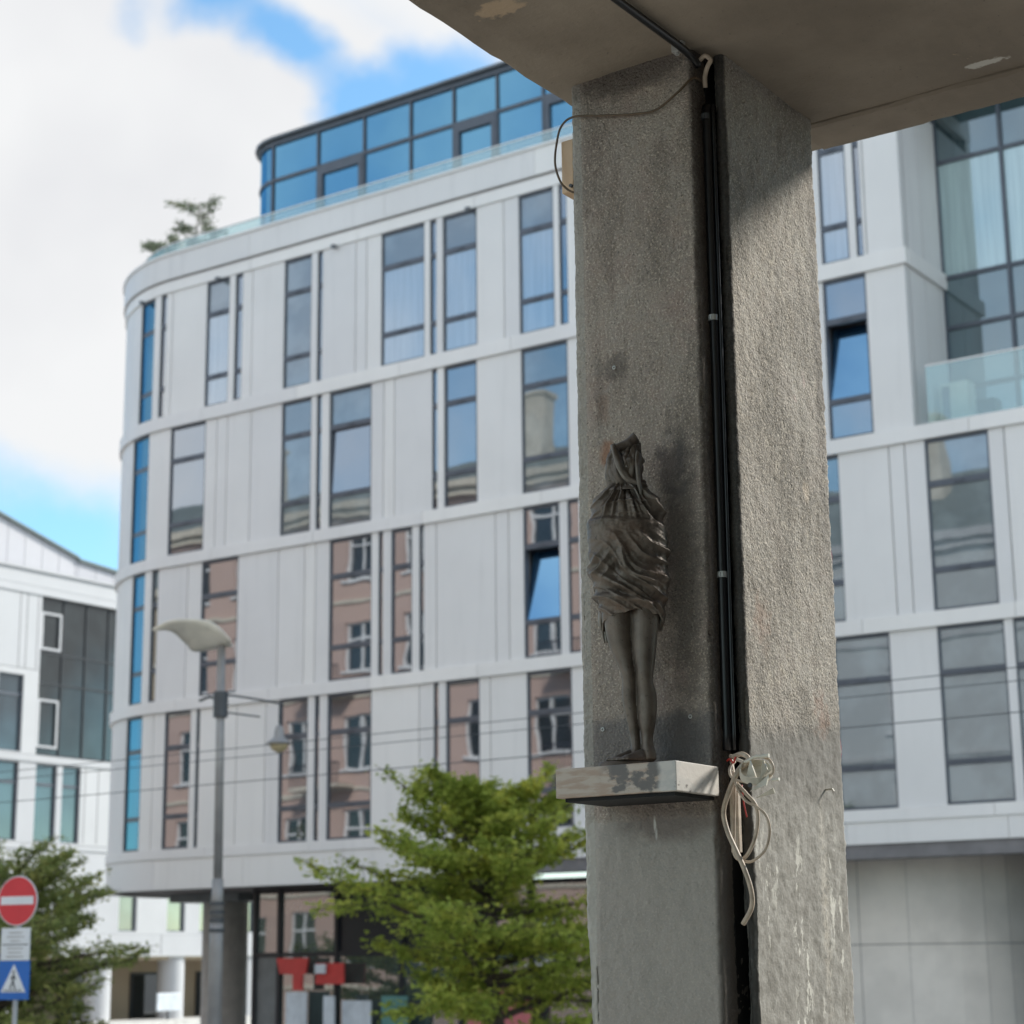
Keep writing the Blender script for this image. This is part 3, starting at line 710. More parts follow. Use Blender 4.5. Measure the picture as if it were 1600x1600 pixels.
for (b0, b1, z0, z1) in wins + lowins:
    f = MB(); t = .06
    f.box(LU-.2, LU-.1, b0, b0+t, z0, z1); f.box(LU-.2, LU-.1, b1-t, b1, z0, z1)
    f.box(LU-.2, LU-.1, b0+t, b1-t, z0, z0+t); f.box(LU-.2, LU-.1, b0+t, b1-t, z1-t, z1)
    if z1-z0 > 2: f.box(LU-.2, LU-.1, b0+t, b1-t, z0+.72*(z1-z0), z0+.76*(z1-z0))
    fo = f.build('window', M['frame'] if z1-z0 > 2 else M['frame_light'], wing, LW)
    p = MB(); p.box(LU-.17, LU-.15, b0+t, b1-t, z0+t, z1-t); _b(p, 'pane', M['glass_wing'] if z1 < 15 and z0 > 7 else M['glass_shop'], fo, LW)
bf = MB()
for k in range(5): bf.box(LU-.22, LU-.1, 51.0+k*1.22, 51.06+k*1.22, 11.0, 17.27)
for z in (11.0, 13.8, 15.0, 17.2): bf.box(LU-.21, LU-.11, 51.06, 56, z, z+.07)
bfo = bf.build('glazed_bay', M['black'], wing, LW)
for k in range(4):
    for z0, z1 in ((11.07, 13.8), (13.87, 15.0), (15.07, 17.2)):
        p = MB(); p.box(LU-.17, LU-.15, 51.06+k*1.22, 52.22+k*1.22, z0, z1); _b(p, 'pane', M['glass_dark'], bfo, LW)
for b0, b1, z0, z1 in ((51.05, 52.1, 15.15, 16.65), (51.05, 52.1, 11.3, 13.2)):
    t = .09; wh = MB()
    wh.box(LU-.09, LU-.04, b0, b0+t, z0, z1); wh.box(LU-.09, LU-.04, b1-t, b1, z0, z1); wh.box(LU-.09, LU-.04, b0+t, b1-t, z0, z0+t); wh.box(LU-.09, LU-.04, b0+t, b1-t, z1-t, z1)
    wh.build('casement', M['white'], wing, LW)
bk = MB(); bk.box(LU-14, LU-.35, 38.1, 81.9, 4.3, 18.1); bk.build('wing_core', M['greypanel'], wing, LW)
zr = MB()
prof = [(38, 22.6), (48.65, 20.35), (53.1, 19.15), (53.25, 19.05), (55.2, 18.9), (60, 18.85), (82, 18.85)]
for i in range(len(prof)-1):
    (b0, z0), (b1, z1) = prof[i], prof[i+1]
    n = max(1, int((b1-b0)/.75))
    for k in range(n):
        c0 = b0+(b1-b0)*k/n; c1 = b0+(b1-b0)*(k+1)/n - .025; y0 = z0+(z1-z0)*k/n; y1 = z0+(z1-z0)*(k+1)/n
        zr.grid([[(LU-.5, c0, 18.2), (LU-.5, c1, 18.2), (LU-3, c1, 18.2), (LU-3, c0, 18.2)], [(LU-.5, c0, y0), (LU-.5, c1, y1), (LU-3, c1, y1), (LU-3, c0, y0)]], True, True)
zr.build('attic_wall', M['zinc'], wing, LW)
ze = MB()
for i in range(len(prof)-1):
    (b0, z0), (b1, z1) = prof[i], prof[i+1]
    ze.grid([[(LU-.35, b0, z0+.01), (LU-.35, b0, z0+.12), (LU-3, b0, z0+.12), (LU-3, b0, z0+.01)], [(LU-.35, b1, z1+.01), (LU-.35, b1, z1+.12), (LU-3, b1, z1+.12), (LU-3, b1, z1+.01)]], True, True)
ze.build('roof_edge', M['roofgrey'], wing, LW)
ch = MB(); ch.box(LU-2.2, LU-1.2, 47.3, 48.7, 20.4, 21.25); ch.box(LU-2.3, LU-1.1, 47.2, 48.8, 21.25, 21.45); ch.build('chimney', M['brick'], wing, LW)
for b_ in (50.2, 55.2, 59.3, 63.6, 68):
    mb = MB(); mb.tube([(LU-.6, b_, 0), (LU-.6, b_, 3.34)], .55, 24); mb.build('column', M['white'], wing, LW)
gfw = MB(); gfw.box(LU-4.3, LU-4, 38, 82, 0, 3.34); gfw.box(LU-4.2, LU-.3, 38, 82, 3.2, 3.345); gfw.build('ground_floor_wall', M['tan'], wing, LW)
for i, (b0, b1) in enumerate(((56.2, 58.0), (60.3, 62.6), (64.3, 66.2), (51.5, 54))):
    f = MB(); f.box(LU-4.0, LU-3.93, b0, b1, .1, 2.7); fo = f.build('shop_window', M['black'], wing, LW)
    p = MB(); p.box(LU-3.93, LU-3.91, b0+.1, b1-.1, .4, 2.6); _b(p, 'pane', M['glass_dark'], fo, LW)
lg = MB(); lg.box(-59, -56.2, 45, 90, 0, .86); tag(lg.build('ledge_wall', M['ledge'], None, (-57.5, 60, 0)), 'low pale stone wall along the foot of the white wing', 'low wall')
nb = MB(); nb.box(-57.2, -57.12, 57.1, 58.4, 1.2, 1.9); nbo = empty('notice_board', (-57.2, 57.7, .86), 'small blank white board standing left of the round columns', 'board')
o = nb.build('panel', M['posterwhite'], nbo, (-57.2, 57.7, .86), bevel=.03)
nb = MB(); nb.box(-57.19, -57.13, 57.7, 57.78, .86, 1.2); nb.build('post', M['lamp_dark'], nbo, (-57.2, 57.7, .86))

# ------------------------------------------------------------------ old houses across the street, seen mirrored in the windows
def tenement(name, u0, u1, bf, eave, ridge, wmat, label, floors, pitch, wu, first, trimmat, balcony=True, wf='winwhite'):
    T = ((u0+u1)/2, bf, 0); root = empty(name, T, label, 'building')
    ops = []
    nb_ = int((u1-u0-1.5)/wu)
    for f in range(floors):
        for k in range(nb_):
            c = u0+1.3+wu*(k+.5); z0 = first + f*pitch
            ops.append((c-.85, c+.85, z0, z0+2.15, f, k))
    wm = MB()
    # strips of wall between window rows, piers within rows
    zc = 0
    for f in range(floors):
        z0 = first+f*pitch; wm.box(u0, u1, bf-.4, bf, zc, z0)
        x = u0
        for (a, b, c, d, ff, k) in ops:
            if ff != f: continue
            wm.box(x, a, bf-.4, bf, z0, z0+2.15); x = b
        wm.box(x, u1, bf-.4, bf, z0, z0+2.15); zc = z0+2.15
    wm.box(u0, u1, bf-.4, bf, zc, eave)
    wm.box(u0, u1, bf-13, bf-.45, 0, eave)
    wm.build('wall', wmat, root, T)
    cm = MB(); cm.box(u0-.2, u1+.2, bf-.4, bf+.45, eave, eave+.3); cm.box(u0-.1, u1+.1, bf-.2, bf+.25, eave-.3, eave)
    for f in range(floors): cm.box(u0, u1, bf, bf+.08, first+f*pitch-.95, first+f*pitch-.8)
    cm.build('cornice', trimmat, root, T)
    rf = MB(); rf.grid([[(u0-.2, bf+.45, eave+.3), (u0-.2, bf-6.5, ridge), (u0-.2, bf-13.3, eave+.3)], [(u1+.2, bf+.45, eave+.3), (u1+.2, bf-6.5, ridge), (u1+.2, bf-13.3, eave+.3)]])
    rf.quad([(u0-.2, bf+.45, eave+.3), (u0-.2, bf-6.5, ridge), (u0-.2, bf-13.3, eave+.3)]); rf.quad([(u1+.2, bf+.45, eave+.3), (u1+.2, bf-13.3, eave+.3), (u1+.2, bf-6.5, ridge)])
    ro = rf.build('roof', M['tile'], root, T)
    for cu in np.arange(u0+3, u1-1, 7.3):
        cc = MB(); cc.box(cu, cu+1.3, bf-4.2, bf-3.4, eave+.5, ridge+1.3); cc.box(cu-.1, cu+1.4, bf-4.3, bf-3.3, ridge+1.3, ridge+1.45); _b(cc, 'chimney', M['cream'], ro, T)
    for (a, b, c, d, f, k) in ops:
        fr = MB(); t = .09
        fr.box(a, a+t, bf-.3, bf-.12, c, d); fr.box(b-t, b, bf-.3, bf-.12, c, d); fr.box(a+t, b-t, bf-.3, bf-.12, c, c+t); fr.box(a+t, b-t, bf-.3, bf-.12, d-t, d)
        m_ = (a+b)/2; fr.box(m_-.05, m_+.05, bf-.3, bf-.12, c+t, d-t); zz = c+1.4
        fr.box(a+t, m_-.05, bf-.3, bf-.12, zz, zz+.09); fr.box(m_+.05, b-t, bf-.3, bf-.12, zz, zz+.09)
        fr.box(a-.1, b+.1, bf-.1, bf+.12, c-.1, c)
        fo = fr.build('window', M[wf], root, T)
        p = MB(); p.box(a+t, b-t, bf-.24, bf-.22, c+t, d-t); _b(p, 'pane', M['glass_dark'], fo, T)
    if balcony:
        for f in range(1, floors-1):
            for k in (2, 6, 10):
                c = u0+1.3+wu*(k+1.0); z0 = first+f*pitch-.85
                if c > u1-1: continue
                bl = MB(); bl.box(c-1.3, c+1.3, bf+.1, bf+1.1, z0, z0+.15); bo = bl.build('balcony', trimmat, root, T)
                rr = MB(); rr.box(c-1.3, c+1.3, bf+1.05, bf+1.09, z0+1.0, z0+1.05)
                for q in np.arange(c-1.28, c+1.3, .16): rr.box(q, q+.03, bf+1.05, bf+1.08, z0+.15, z0+1.0)
                _b(rr, 'balcony_railing', M['black'], bo, T)
    return root
tenement('tenement_house', -80, -61.6, 3.6, 20.5, 25.0, M['tan'], 'tan gabled house mirrored in the leftmost office windows', 5, 3.85, 3.2, 2.6, M['cream'], False)
tenement('tenement_house', -61.4, -37.2, 4.0, 21.2, 24.4, M['pink'], 'salmon tenement with white windows and iron balconies mirrored in the office windows', 5, 3.85, 3.1, 2.9, M['cream'])
tenement('town_house', -37.0, -15.0, 4.2, 16.5, 20.5, M['greywhite'], 'pale grey rendered house mirrored in the right hand windows', 4, 3.85, 6.8, 2.6, M['white'], False)

# ------------------------------------------------------------------ trees
def tree(name, org, label, trunk_h, crown, nbr, leafmat, leafsize, seed, nleaf, group=None, droop=.0, r0=.11, lean=(0, 0), crown_top=None, sub=7):
    """crown(h) gives the reach of a limb that leaves the trunk at height h (metres above the ground)"""
    rnd = random.Random(seed); root = empty(name, org, label, 'tree', group)
    z_top = crown_top
    def tp(h):
        return Vector((lean[0]*h/z_top + .05*math.sin(h*1.3), lean[1]*h/z_top + .05*math.cos(h*1.7), h))
    tm = MB(); hs = [z_top*k/14 for k in range(15)]
    tm.tube([tp(h) for h in hs], [max(.012, r0*(1-.9*h/z_top)) for h in hs], 10)
    clusters = []
    for i in range(nbr):
        f = i/nbr; h = trunk_h + (z_top-trunk_h)*(f**.9)
        L = crown(h)*rnd.choice((rnd.uniform(.55, .9), rnd.uniform(.85, 1.22))); az = i*2.399 + rnd.uniform(-.35, .35)
        el = rnd.uniform(-.15, .42) + .45*f*f
        d = Vector((math.cos(az)*math.cos(el), math.sin(az)*math.cos(el), math.sin(el)))
        pts = []; base = tp(h)
        n = 7
        for k in range(n+1):
            t = k/n; p = base + d*L*t; p.z += -droop*L*t*t + rnd.uniform(-.03, .03)*t*L*.6; p.x += rnd.uniform(-.03, .03)*L*t; p.y += rnd.uniform(-.03, .03)*L*t
            pts.append(p)
        tm.tube(pts, [max(.008, r0*.42*(1-t/n)*(L/2.4)) for t in range(n+1)], 5)
        side = d.cross(Vector((0, 0, 1))).normalized()
        for k in range(2, n+1):
            for q in range(sub if k < n else 3):
                sgn = rnd.choice((-1, 1)); sl = L*(.34-.2*k/n)*rnd.uniform(.5, 1.25)
                dd = (side*sgn*rnd.uniform(.5, 1) + d*rnd.uniform(.0, .9) + Vector((0, 0, rnd.uniform(-.2, .35)))).normalized()
                s0 = pts[k-1].lerp(pts[k], rnd.random()); s1 = s0 + dd*sl
                if q < 3: tm.tube([s0, s0.lerp(s1, .5)+Vector((0, 0, .02)), s1], [.009, .006, .003], 4)
                clusters.append((s0, s1))
            clusters.append((pts[k-1], pts[k]))
    tm.build('trunk', M['bark'], root, (0, 0, 0), smooth=True)
    V = []; F = []
    per = max(1, nleaf//len(clusters))
    for (s0, s1) in clusters:
        dens = rnd.choice((.2, .7, 1.2, 2.0))
        for _ in range(int(per*dens)):
            t = rnd.random(); c = s0.lerp(s1, t) + Vector((rnd.gauss(0, .075), rnd.gauss(0, .075), rnd.gauss(0, .06)))
            s = leafsize*rnd.uniform(.45, 1.6)
            n1 = Vector((rnd.gauss(0, 1), rnd.gauss(0, 1), rnd.gauss(0, .6))).normalized(); n2 = n1.cross(Vector((rnd.gauss(0, 1), rnd.gauss(0, 1), rnd.gauss(0, 1)))).normalized()
            k = len(V); V += [c-n1*s, c+n2*s*.45, c+n1*s, c-n2*s*.45]; F.append((k, k+1, k+2, k+3))
    cm = MB(); cm.v = [tuple(v) for v in V]; cm.f = F
    cm.build('crown', leafmat, root, (0, 0, 0))
    return root
def wpos(x, y): # world xy -> street coordinates
    v = Vector((x, y, 0)); return v.dot(A), v.dot(B)
u, b = wpos(-.15, 32)
tree('street_tree', (u, b, .13), 'bright green layered street tree in front of the office block, left of the pillar', 1.75,
     lambda h: 2.85*math.sqrt(max(.16, 1-(max(0, h-2.7)/2.7)**2))*(1 if h > 2.4 else .85), 66, M['leaf1'], .052, 3, 42000, None, .0, .13, (-.45, -.1), 5.5, 6)
u, b = wpos(-10.6, 40)
tree('street_tree', (u, b, .0), 'darker green street tree behind the no entry sign at the left edge', 1.7,
     lambda h: 3.1*math.sqrt(max(.2, 1-(max(0, h-2.6)/3.4)**2)), 56, M['leaf2'], .05, 11, 42000, None, .02, .14, (.3, 0), 4.65)
u, b = wpos(5.75, 16)
tree('street_tree', (u, b, .0), 'green street tree whose branch tips reach in from the right edge', 3.2,
     lambda h: 1.55*max(.2, 1-((h-3.2)/2.6)**1.3), 26, M['leaf2'], .035, 21, 9000, None, .1, .09, (0, 0), 5.4)
def roof_pine(org, h, seed, label, lean):
    tree('rooftop_pine', org, label, h*.6, lambda z: .85, 10, M['needle'], .045, seed, 1500, 'dwarf pines on the roof terrace', 0, .05, lean, h, 4)
roof_pine((-34.35, 34.7, 19.6), 3.1, 5, 'tallest dwarf pine on the roof terrace beside the glass penthouse', (.25, .1))
roof_pine((-35.1, 35.0, 19.6), 2.2, 6, 'middle bushy dwarf pine on the roof terrace', (.1, .1))
roof_pine((-35.5, 35.9, 19.6), 2.9, 8, 'dwarf pine leaning out over the rounded corner of the roof', (-1.1, -.1))

# ------------------------------------------------------------------ street lamp, traffic signs, cables
lu, lb = wpos(-4.56, 30); LO = (lu, lb, .13)
lamp = empty('street_lamp', LO, 'grey street lamp with curved cream reflector and side lantern', 'street lamp', None, 0)
def lbuild(mb, name, mat, parent=lamp, **kw): return _b(mb, name, mat, parent, (0, 0, 0), **kw)
m_ = MB(); m_.tube([(0, 0, 0), (.0, 0, 3.1), (0, 0, 3.55)], [.112, .108, .104], 20); m_.tube([(0, 0, 3.55), (0, 0, 4.15)], [.10, .085], 20); m_.tube([(0, 0, 4.15), (-.03, 0, 7.75)], [.07, .064], 20)
lbuild(m_, 'pole', M['lamp_metal'], smooth=True)
for z in (3.35, 3.5, 3.62, 3.75):
    m_ = MB(); m_.tube([(0, 0, z), (0, 0, z+.05)], .12, 20); lbuild(m_, 'ring', M['lamp_dark'])
m_ = MB(); m_.tube([(-.02, 0, 6.62), (-.02, 0, 7.02)], .115, 16); lbuild(m_, 'collar', M['lamp_dark'])
topc = smooth_curve([(-1.11, -.05, 8.034), (-.76, -.30, 8.10), (-.31, -.34, 8.095), (-.05, -.32, 7.99), (.13, -.28, 7.785)], 6)
lowc = smooth_curve([(-1.11, .0, 8.03), (-.85, .14, 8.0), (-.64, .26, 7.825), (-.47, .30, 7.70), (.12, .24, 7.775)], 6)
P = []
for p_, q2 in zip(topc, lowc): P.append([p_.lerp(q2, k/7) + Vector((0, 0, -.05*math.sin(k/7*math.pi))) for k in range(8)])
m_ = MB(); m_.grid(P); so_ = lbuild(m_, 'reflector', M['sail'], smooth=True)
sm = so_.modifiers.new('thickness', 'SOLIDIFY'); sm.thickness = .03
m_ = MB(); m_.tube(smooth_curve([(0, 0, 6.98), (.35, .0, 6.93), (.9, 0, 6.83)], 5), .018, 8); m_.tube([(.05, 0, 6.7), (.6, 0, 6.62)], .014, 8)
m_.tube([(0, 0, 6.9), (-.2, 0, 6.94), (-.36, .0, 6.88)], .022, 8); m_.tube([(.9, 0, 6.83), (.9, 0, 6.5)], .014, 8); arm = lbuild(m_, 'arm', M['lamp_dark'])
ln = MB(); ln.tube([(.9, 0, 6.2+z) for z in (.28, .22, .2, .1, .03, 0)], [.05, .07, .075, .085, .17, .21], 20); lno = lbuild(ln, 'lantern', M['lamp_metal'], smooth=True)
ln = MB(); ln.tube([(.9, 0, 6.2+z) for z in (-.005, -.05, -.1, -.14)], [.15, .14, .1, .03], 18); lbuild(ln, 'lamp_bowl', M['lamp_glass'], lno, smooth=True)

su, sb2 = wpos(-6.24, 24.6)
sg = empty('road_sign', (su, sb2, .0), 'red no entry sign above a white plate and a blue pedestrian crossing sign', 'road sign', None, R_(-24))
def sbuild(mb, name, mat, parent=sg, **kw): return _b(mb, name, mat, parent, (0, 0, 0), **kw)
m_ = MB(); m_.tube([(0, .05, 0), (0, .05, 4.0)], .032, 12); sbuild(m_, 'post', M['galv'])
m_ = MB(); m_.disc((0, 0, 3.80), .30, 48, (0, 1, 0), .012); ne = sbuild(m_, 'no_entry_disc', M['red'])
m_ = MB(); m_.box(-.25, .25, -.012, -.0065, 3.755, 3.855); sbuild(m_, 'bar', M['signwhite'], ne)
m_ = MB(); m_.tube([(.3*math.cos(t*math.pi/24), -.0, 3.80+.3*math.sin(t*math.pi/24)) for t in range(49)], .008, 6); sbuild(m_, 'rim', M['signwhite'], ne)
m_ = MB(); m_.box(-.22, .22, -.006, .006, 3.075, 3.47); pl = sbuild(m_, 'plate', M['signwhite'])
m_ = MB(); m_.box(-.2, .2, -.0085, -.0065, 3.26, 3.272); sbuild(m_, 'plate_line', M['signblack'], pl)
m_ = MB()
for z_, w_ in ((3.41, .10), (3.36, .13), (3.31, .08), (3.22, .12), (3.17, .10), (3.12, .13)): m_.box(-w_, w_, -.0085, -.0065, z_-.006, z_+.006)
sbuild(m_, 'faded_text', M['lamp_metal'], pl)
m_ = MB(); m_.box(-.235, .235, -.006, .006, 2.60, 3.07); bp_ = sbuild(m_, 'crossing_sign', M['blue'])
m_ = MB(); m_.grid([[(-.19, -.0085, 2.69), (.19, -.0085, 2.69), (0, -.0085, 3.03)], [(-.19, -.0065, 2.69), (.19, -.0065, 2.69), (0, -.0065, 3.03)]], True, True); sbuild(m_, 'triangle', M['signwhite'], bp_)
m_ = MB(); Y = -.0115
m_.disc((.0, Y, 2.935), .016, 14, (0, 1, 0), .004)
for pts in (((0, 2.915), (-.005, 2.83)), ((-.005, 2.83), (.03, 2.73)), ((-.005, 2.83), (-.045, 2.735)), ((0, 2.895), (.035, 2.845)), ((0, 2.895), (-.035, 2.85))):
    m_.tube([(pts[0][0], Y, pts[0][1]), (pts[1][0], Y, pts[1][1])], .008, 6)
for x in (-.13, -.09, -.05, -.01, .03, .07, .11): m_.box(x-.005, x+.012, Y-.002, Y+.002, 2.70, 2.722)
sbuild(m_, 'walking_figure', M['signblack'], bp_)

ru, rb_ = wpos(2.06, 14)
rs = empty('road_sign', (ru, rb_, .0), 'round red edged sign almost hidden behind the right side of the pillar', 'road sign', None, R_(-8))
m_ = MB(); m_.tube([(0, .04, 0), (0, .04, 6.1)], .035, 12); sbuild(m_, 'post', M['galv'], rs)
for zc in (5.87, 4.47):
    m_ = MB(); m_.disc((0, 0, zc), .3, 40, (0, 1, 0), .012); d_ = sbuild(m_, 'red_disc', M['red'], rs)
    m_ = MB(); m_.disc((0, -.009, zc), .22, 40, (0, 1, 0), .004); sbuild(m_, 'white_centre', M['signwhite'], d_)

def cable(z0, z1, sag, lab, r=.011):
    pts = [(-60 + 70*k/40, 20.0, z0 + (z1-z0)*k/40 - sag*4*(k/40)*(1-k/40)) for k in range(41)]
    mb = MB(); mb.tube(pts, r, 6); tag(mb.build('overhead_cable', M['lamp_dark'], None, (-21, 20, 5.8)), lab, 'cable', 'cables across the office front')
cable(5.93, 6.20, .15, 'thin dark overhead cable, topmost of three across the office front', .006)
cable(5.80, 6.02, .12, 'thin dark overhead cable, middle of three across the office front', .0055)
cable(5.56, 5.72, .19, 'thin dark overhead cable, lowest of three across the office front', .0065)

# ------------------------------------------------------------------ arcade: canopy slab, beams, pillar
ZS = 5.84
can = empty('canopy', (-3.295, 0, ZS), 'raw concrete canopy slab with drop beam resting on the pillar', 'canopy')
CO = (-3.295, 0, ZS)
def fbm(p, s, o=3):
    return noise.fractal(Vector(p)*s, 1.0, 2.0, o)
cs = MB()
# soffit as a fine sheet so that its free edge is slightly worn
nu, nb3 = 70, 170
us_ = [-3.295 + .0 + 6*(k/nu)**1.6 for k in range(nu+1)]; bs_ = [-8.0 + (5.9+8.0)*(1-(1-k/nb3)**1.7) for k in range(nb3+1)]
bot = []
for b_ in bs_:
    row = []
    for i, u_ in enumerate(us_):
        e = .010*fbm((b_*9, u_, 0), 1.0) if i == 0 else 0
        row.append((u_+e, b_, ZS + .005*fbm((u_*3, b_*3, 1), 1.0) + (.006*abs(fbm((b_*20, 1, 2), 1)) if i == 0 else 0)))
    bot.append(row)
cs.grid(bot[::-1])
cs.grid([[ (p[0][0], p[0][1], p[0][2]) for p in bot], [(p[0][0]-.0, p[0][1], ZS+.5) for p in bot]])
cs.quad([(-3.295, -8, ZS+.5), (2.8, -8, ZS+.5), (2.8, 6.1, ZS+.5), (-3.295, 6.1, ZS+.5)])
cs.build('slab', M['soffit'], can, CO, smooth=False)
bmz = 5.828
cb_ = MB(); nn = 160
uu = [-2.75 + 5.5*k/nn for k in range(nn+1)]
prof_b = [(5.745, ZS+.02), (5.750, bmz+.008), (5.762, bmz), (5.955, bmz), (5.968, bmz+.008), (5.972, ZS+.5)]
cb_.grid([[(u_, pb_[0] + .004*fbm((u_*6, k, 0), 1), pb_[1] + (.006*fbm((u_*11, k*.3, 3), 1) if 0 < k < 4 else 0)) for k, pb_ in enumerate(prof_b)] for u_ in uu][::-1])
cb_.build('beam', M['soffit'], can, CO)
ce = MB(); ce.box(-3.27, -2.76, 5.4, 5.97, ZS+.002, ZS+.5); ce.build('beam_end', M['soffit'], can, CO)

def rough_block(u0, u1, b0, b1, z0, z1, org, seed, strip=None, amp=.0028, chew=0, step=.0075):
    rc = .012; per = []
    def side(p, q):
        n = max(2, int((Vector(q)-Vector(p)).length/step))
        return [(p[0]+(q[0]-p[0])*k/n, p[1]+(q[1]-p[1])*k/n) for k in range(n)]
    def corner(cx, cy, a0):
        return [(cx+rc*math.cos(a0+math.pi/2*k/3), cy+rc*math.sin(a0+math.pi/2*k/3)) for k in range(3)]
    per += side((u0+rc, b0), (u1-rc, b0)); per += corner(u1-rc, b0+rc, -math.pi/2)
    per += side((u1, b0+rc), (u1, b1-rc)); per += corner(u1-rc, b1-rc, 0)
    cs_ = side((u1-rc, b1), (u0+rc, b1))[::8]; per += cs_; per += corner(u0+rc, b1-rc, math.pi/2)
    per += side((u0, b1-rc), (u0, b0+rc))[::1]; per += corner(u0+rc, b0+rc, math.pi)
    zs_ = [z0, 2.5] + [2.55 + (z1-2.55)*k/int((z1-2.55)/step) for k in range(int((z1-2.55)/step)+1)]
    cx, cy = (u0+u1)/2, (b0+b1)/2; rows = []
    for z in zs_:
        row = []
        for (u_, b_) in per:
            d = amp*(noise.noise(Vector((u_*75+seed, b_*75, z*75))) + .9*noise.noise(Vector((u_*31, b_*31+seed, z*31))) + 1.0*noise.noise(Vector((u_*8, b_*8, z*6+seed))))
            nx = -1 if u_ < u0+rc*.9 else (1 if u_ > u1-rc*.9 else 0); ny = -1 if b_ < b0+rc*.9 else (1 if b_ > b1-rc*.9 else 0)
            l = math.hypot(nx, ny) or 1
            if nx and ny: d *= 1.5
            if strip and ny == -1 and u_ < u0+strip: d -= .006
            if chew:
                e = 0
                if u_ < u0+.03 and z < 3.15: e += .03*max(0, noise.noise(Vector((1.7, seed, z*5)))+.25)*min(1, (3.15-z)/.2)
                if nx and ny: e += .016*max(0, noise.noise(Vector((seed, 3, z*11)))-.02) + .008*max(0, noise.noise(Vector((seed, 8, z*37)))-.15)
                row.append((u_ + nx/l*d + (e if u_ < cx else -e*.6), b_ + ny/l*d + (e*.5 if nx and ny else 0), z))
            else: row.append((u_ + nx/l*d, b_ + ny/l*d, z))
        rows.append(row)
    mb = MB(); mb.grid(rows, True, False); return mb
M['arcade'] = simple('dark_blocker_render', (.13, .11, .10), .85)
aw = empty('light_blocker', (2.4, -6.0, 1.4), 'dim wall added unseen beside the viewer to block light from the pillar', 'wall')
mb = MB(); mb.box(.8, 6, -.5, 8.0, 1.4, 6.34); mb.build('blocker_face', M['arcade'], aw, (2.4, -6.0, 1.4))  # added out of view to keep ambient light off the pillar
pil = empty('concrete_pillar', (-3.217, 5.0, 1.4), 'rough grey pebbledash concrete pillar carrying the canopy and the shelf', 'pillar')
PO = (-3.217, 5.0, 1.4)
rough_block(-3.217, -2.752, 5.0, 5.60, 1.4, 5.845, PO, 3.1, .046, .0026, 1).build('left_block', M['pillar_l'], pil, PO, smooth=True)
RO = (-3.0, 5.09, 1.4)
rbk = rough_block(-2.727, -2.69, 5.09, 5.735, 1.4, 5.845, RO, 9.7, None, .0026, 1).build('right_block', M['pillar_r'], pil, RO, smooth=True)
rbk.location = (RO[0]-PO[0], RO[1]-PO[1], 0)
jt = MB(); jt.box(-2.7505, -2.729, 5.30, 5.6, 1.4, 5.84); jt.box(-2.755, -2.7505, 5.08, 5.6, 1.4, 5.84); jt.build('joint_shade', M['joint_black'], pil, PO)  # black sheets added to carry the shade of the joint

# small fixings left in the render
def ring(u_, b_, z_, ax, lab, nrm=(0, -1, 0), r=.0048):
    mb = MB(); n = 18
    e1 = Vector((1, 0, 0)) if abs(nrm[1]) > .5 else Vector((0, 1, 0)); c = Vector((u_, b_, z_))
    pts = [c + e1*r*math.cos(2*math.pi*k/n) + Vector((0, 0, 1))*r*math.sin(2*math.pi*k/n) for k in range(n+1)]
    mb.tube(pts, r*.38, 6); tag(mb.build('wall_plug', M['bolt'], None, (u_, b_, z_)), lab, 'wall plug')
ring(-3.066, 4.994, 4.829, 0, 'small metal wall plug high above the statue')
ring(-2.829, 4.994, 3.702, 0, 'small metal wall plug right of the statue ankles')
ring(-3.137, 4.994, 3.687, 0, 'small metal wall plug left of the statue ankles')
mb = MB(); mb.tube([(-2.70, 5.598, 3.517), (-2.664, 5.593, 3.517), (-2.660, 5.592, 3.509)], .0032, 8)
tag(mb.build('nail', M['plastic'], None, (-2.69, 5.596, 3.511)), 'bent pale nail sticking out of the sunlit pillar side', 'nail')

# ------------------------------------------------------------------ conduits and cables on the pillar
cd = MB(); q = [(-2.7375, 5.062, 5.66), (-2.7385, 5.062, 5.2), (-2.7395, 5.062, 4.7), (-2.741, 5.060, 4.2), (-2.742, 5.058, 3.9), (-2.742, 5.056, 3.60)]
con = empty('conduit', (-2.741, 5.06, 3.6), 'black cable conduit running down the joint of the pillar', 'conduit')
CQ = (-2.741, 5.06, 3.6)
cd.tube(smooth_curve(q, 6), .0145, 14); cd.tube(smooth_curve([(x+.020, y+.006, z) for x, y, z in q], 6), .0055, 8); cd.build('pipe', M['conduit'], con, CQ, smooth=True)
for z in (5.62, 4.945, 4.13):
    mb = MB(); mb.tube([(-2.7405, 5.060, z-.009), (-2.7405, 5.060, z+.009)], .0165, 14); mb.box(-2.7445, -2.7365, 5.0405, 5.046, z-.006, z+.006); mb.build('clip', M['bolt'] if z < 5 else M['lamp_dark'], con, CQ)
cc_ = empty('conduit', (-2.76, 4.6, 5.82), 'black conduit fixed along the underside of the canopy', 'conduit')
CC = (-2.76, 4.6, 5.82)
mb = MB(); mb.tube(smooth_curve([(-2.775, -1.0, 5.822), (-2.765, 3.0, 5.822), (-2.758, 4.6, 5.822), (-2.752, 4.95, 5.815), (-2.745, 5.03, 5.79)], 6), .013, 12); mb.build('pipe', M['conduit'], cc_, CC, smooth=True)
mb = MB(); mb.box(-2.785, -2.745, 4.93, 4.95, 5.806, 5.838); mb.tube([(-2.77, 4.94, 5.806), (-2.77, 4.94, 5.797)], .007, 8); mb.build('clip', M['bolt'], cc_, CC)
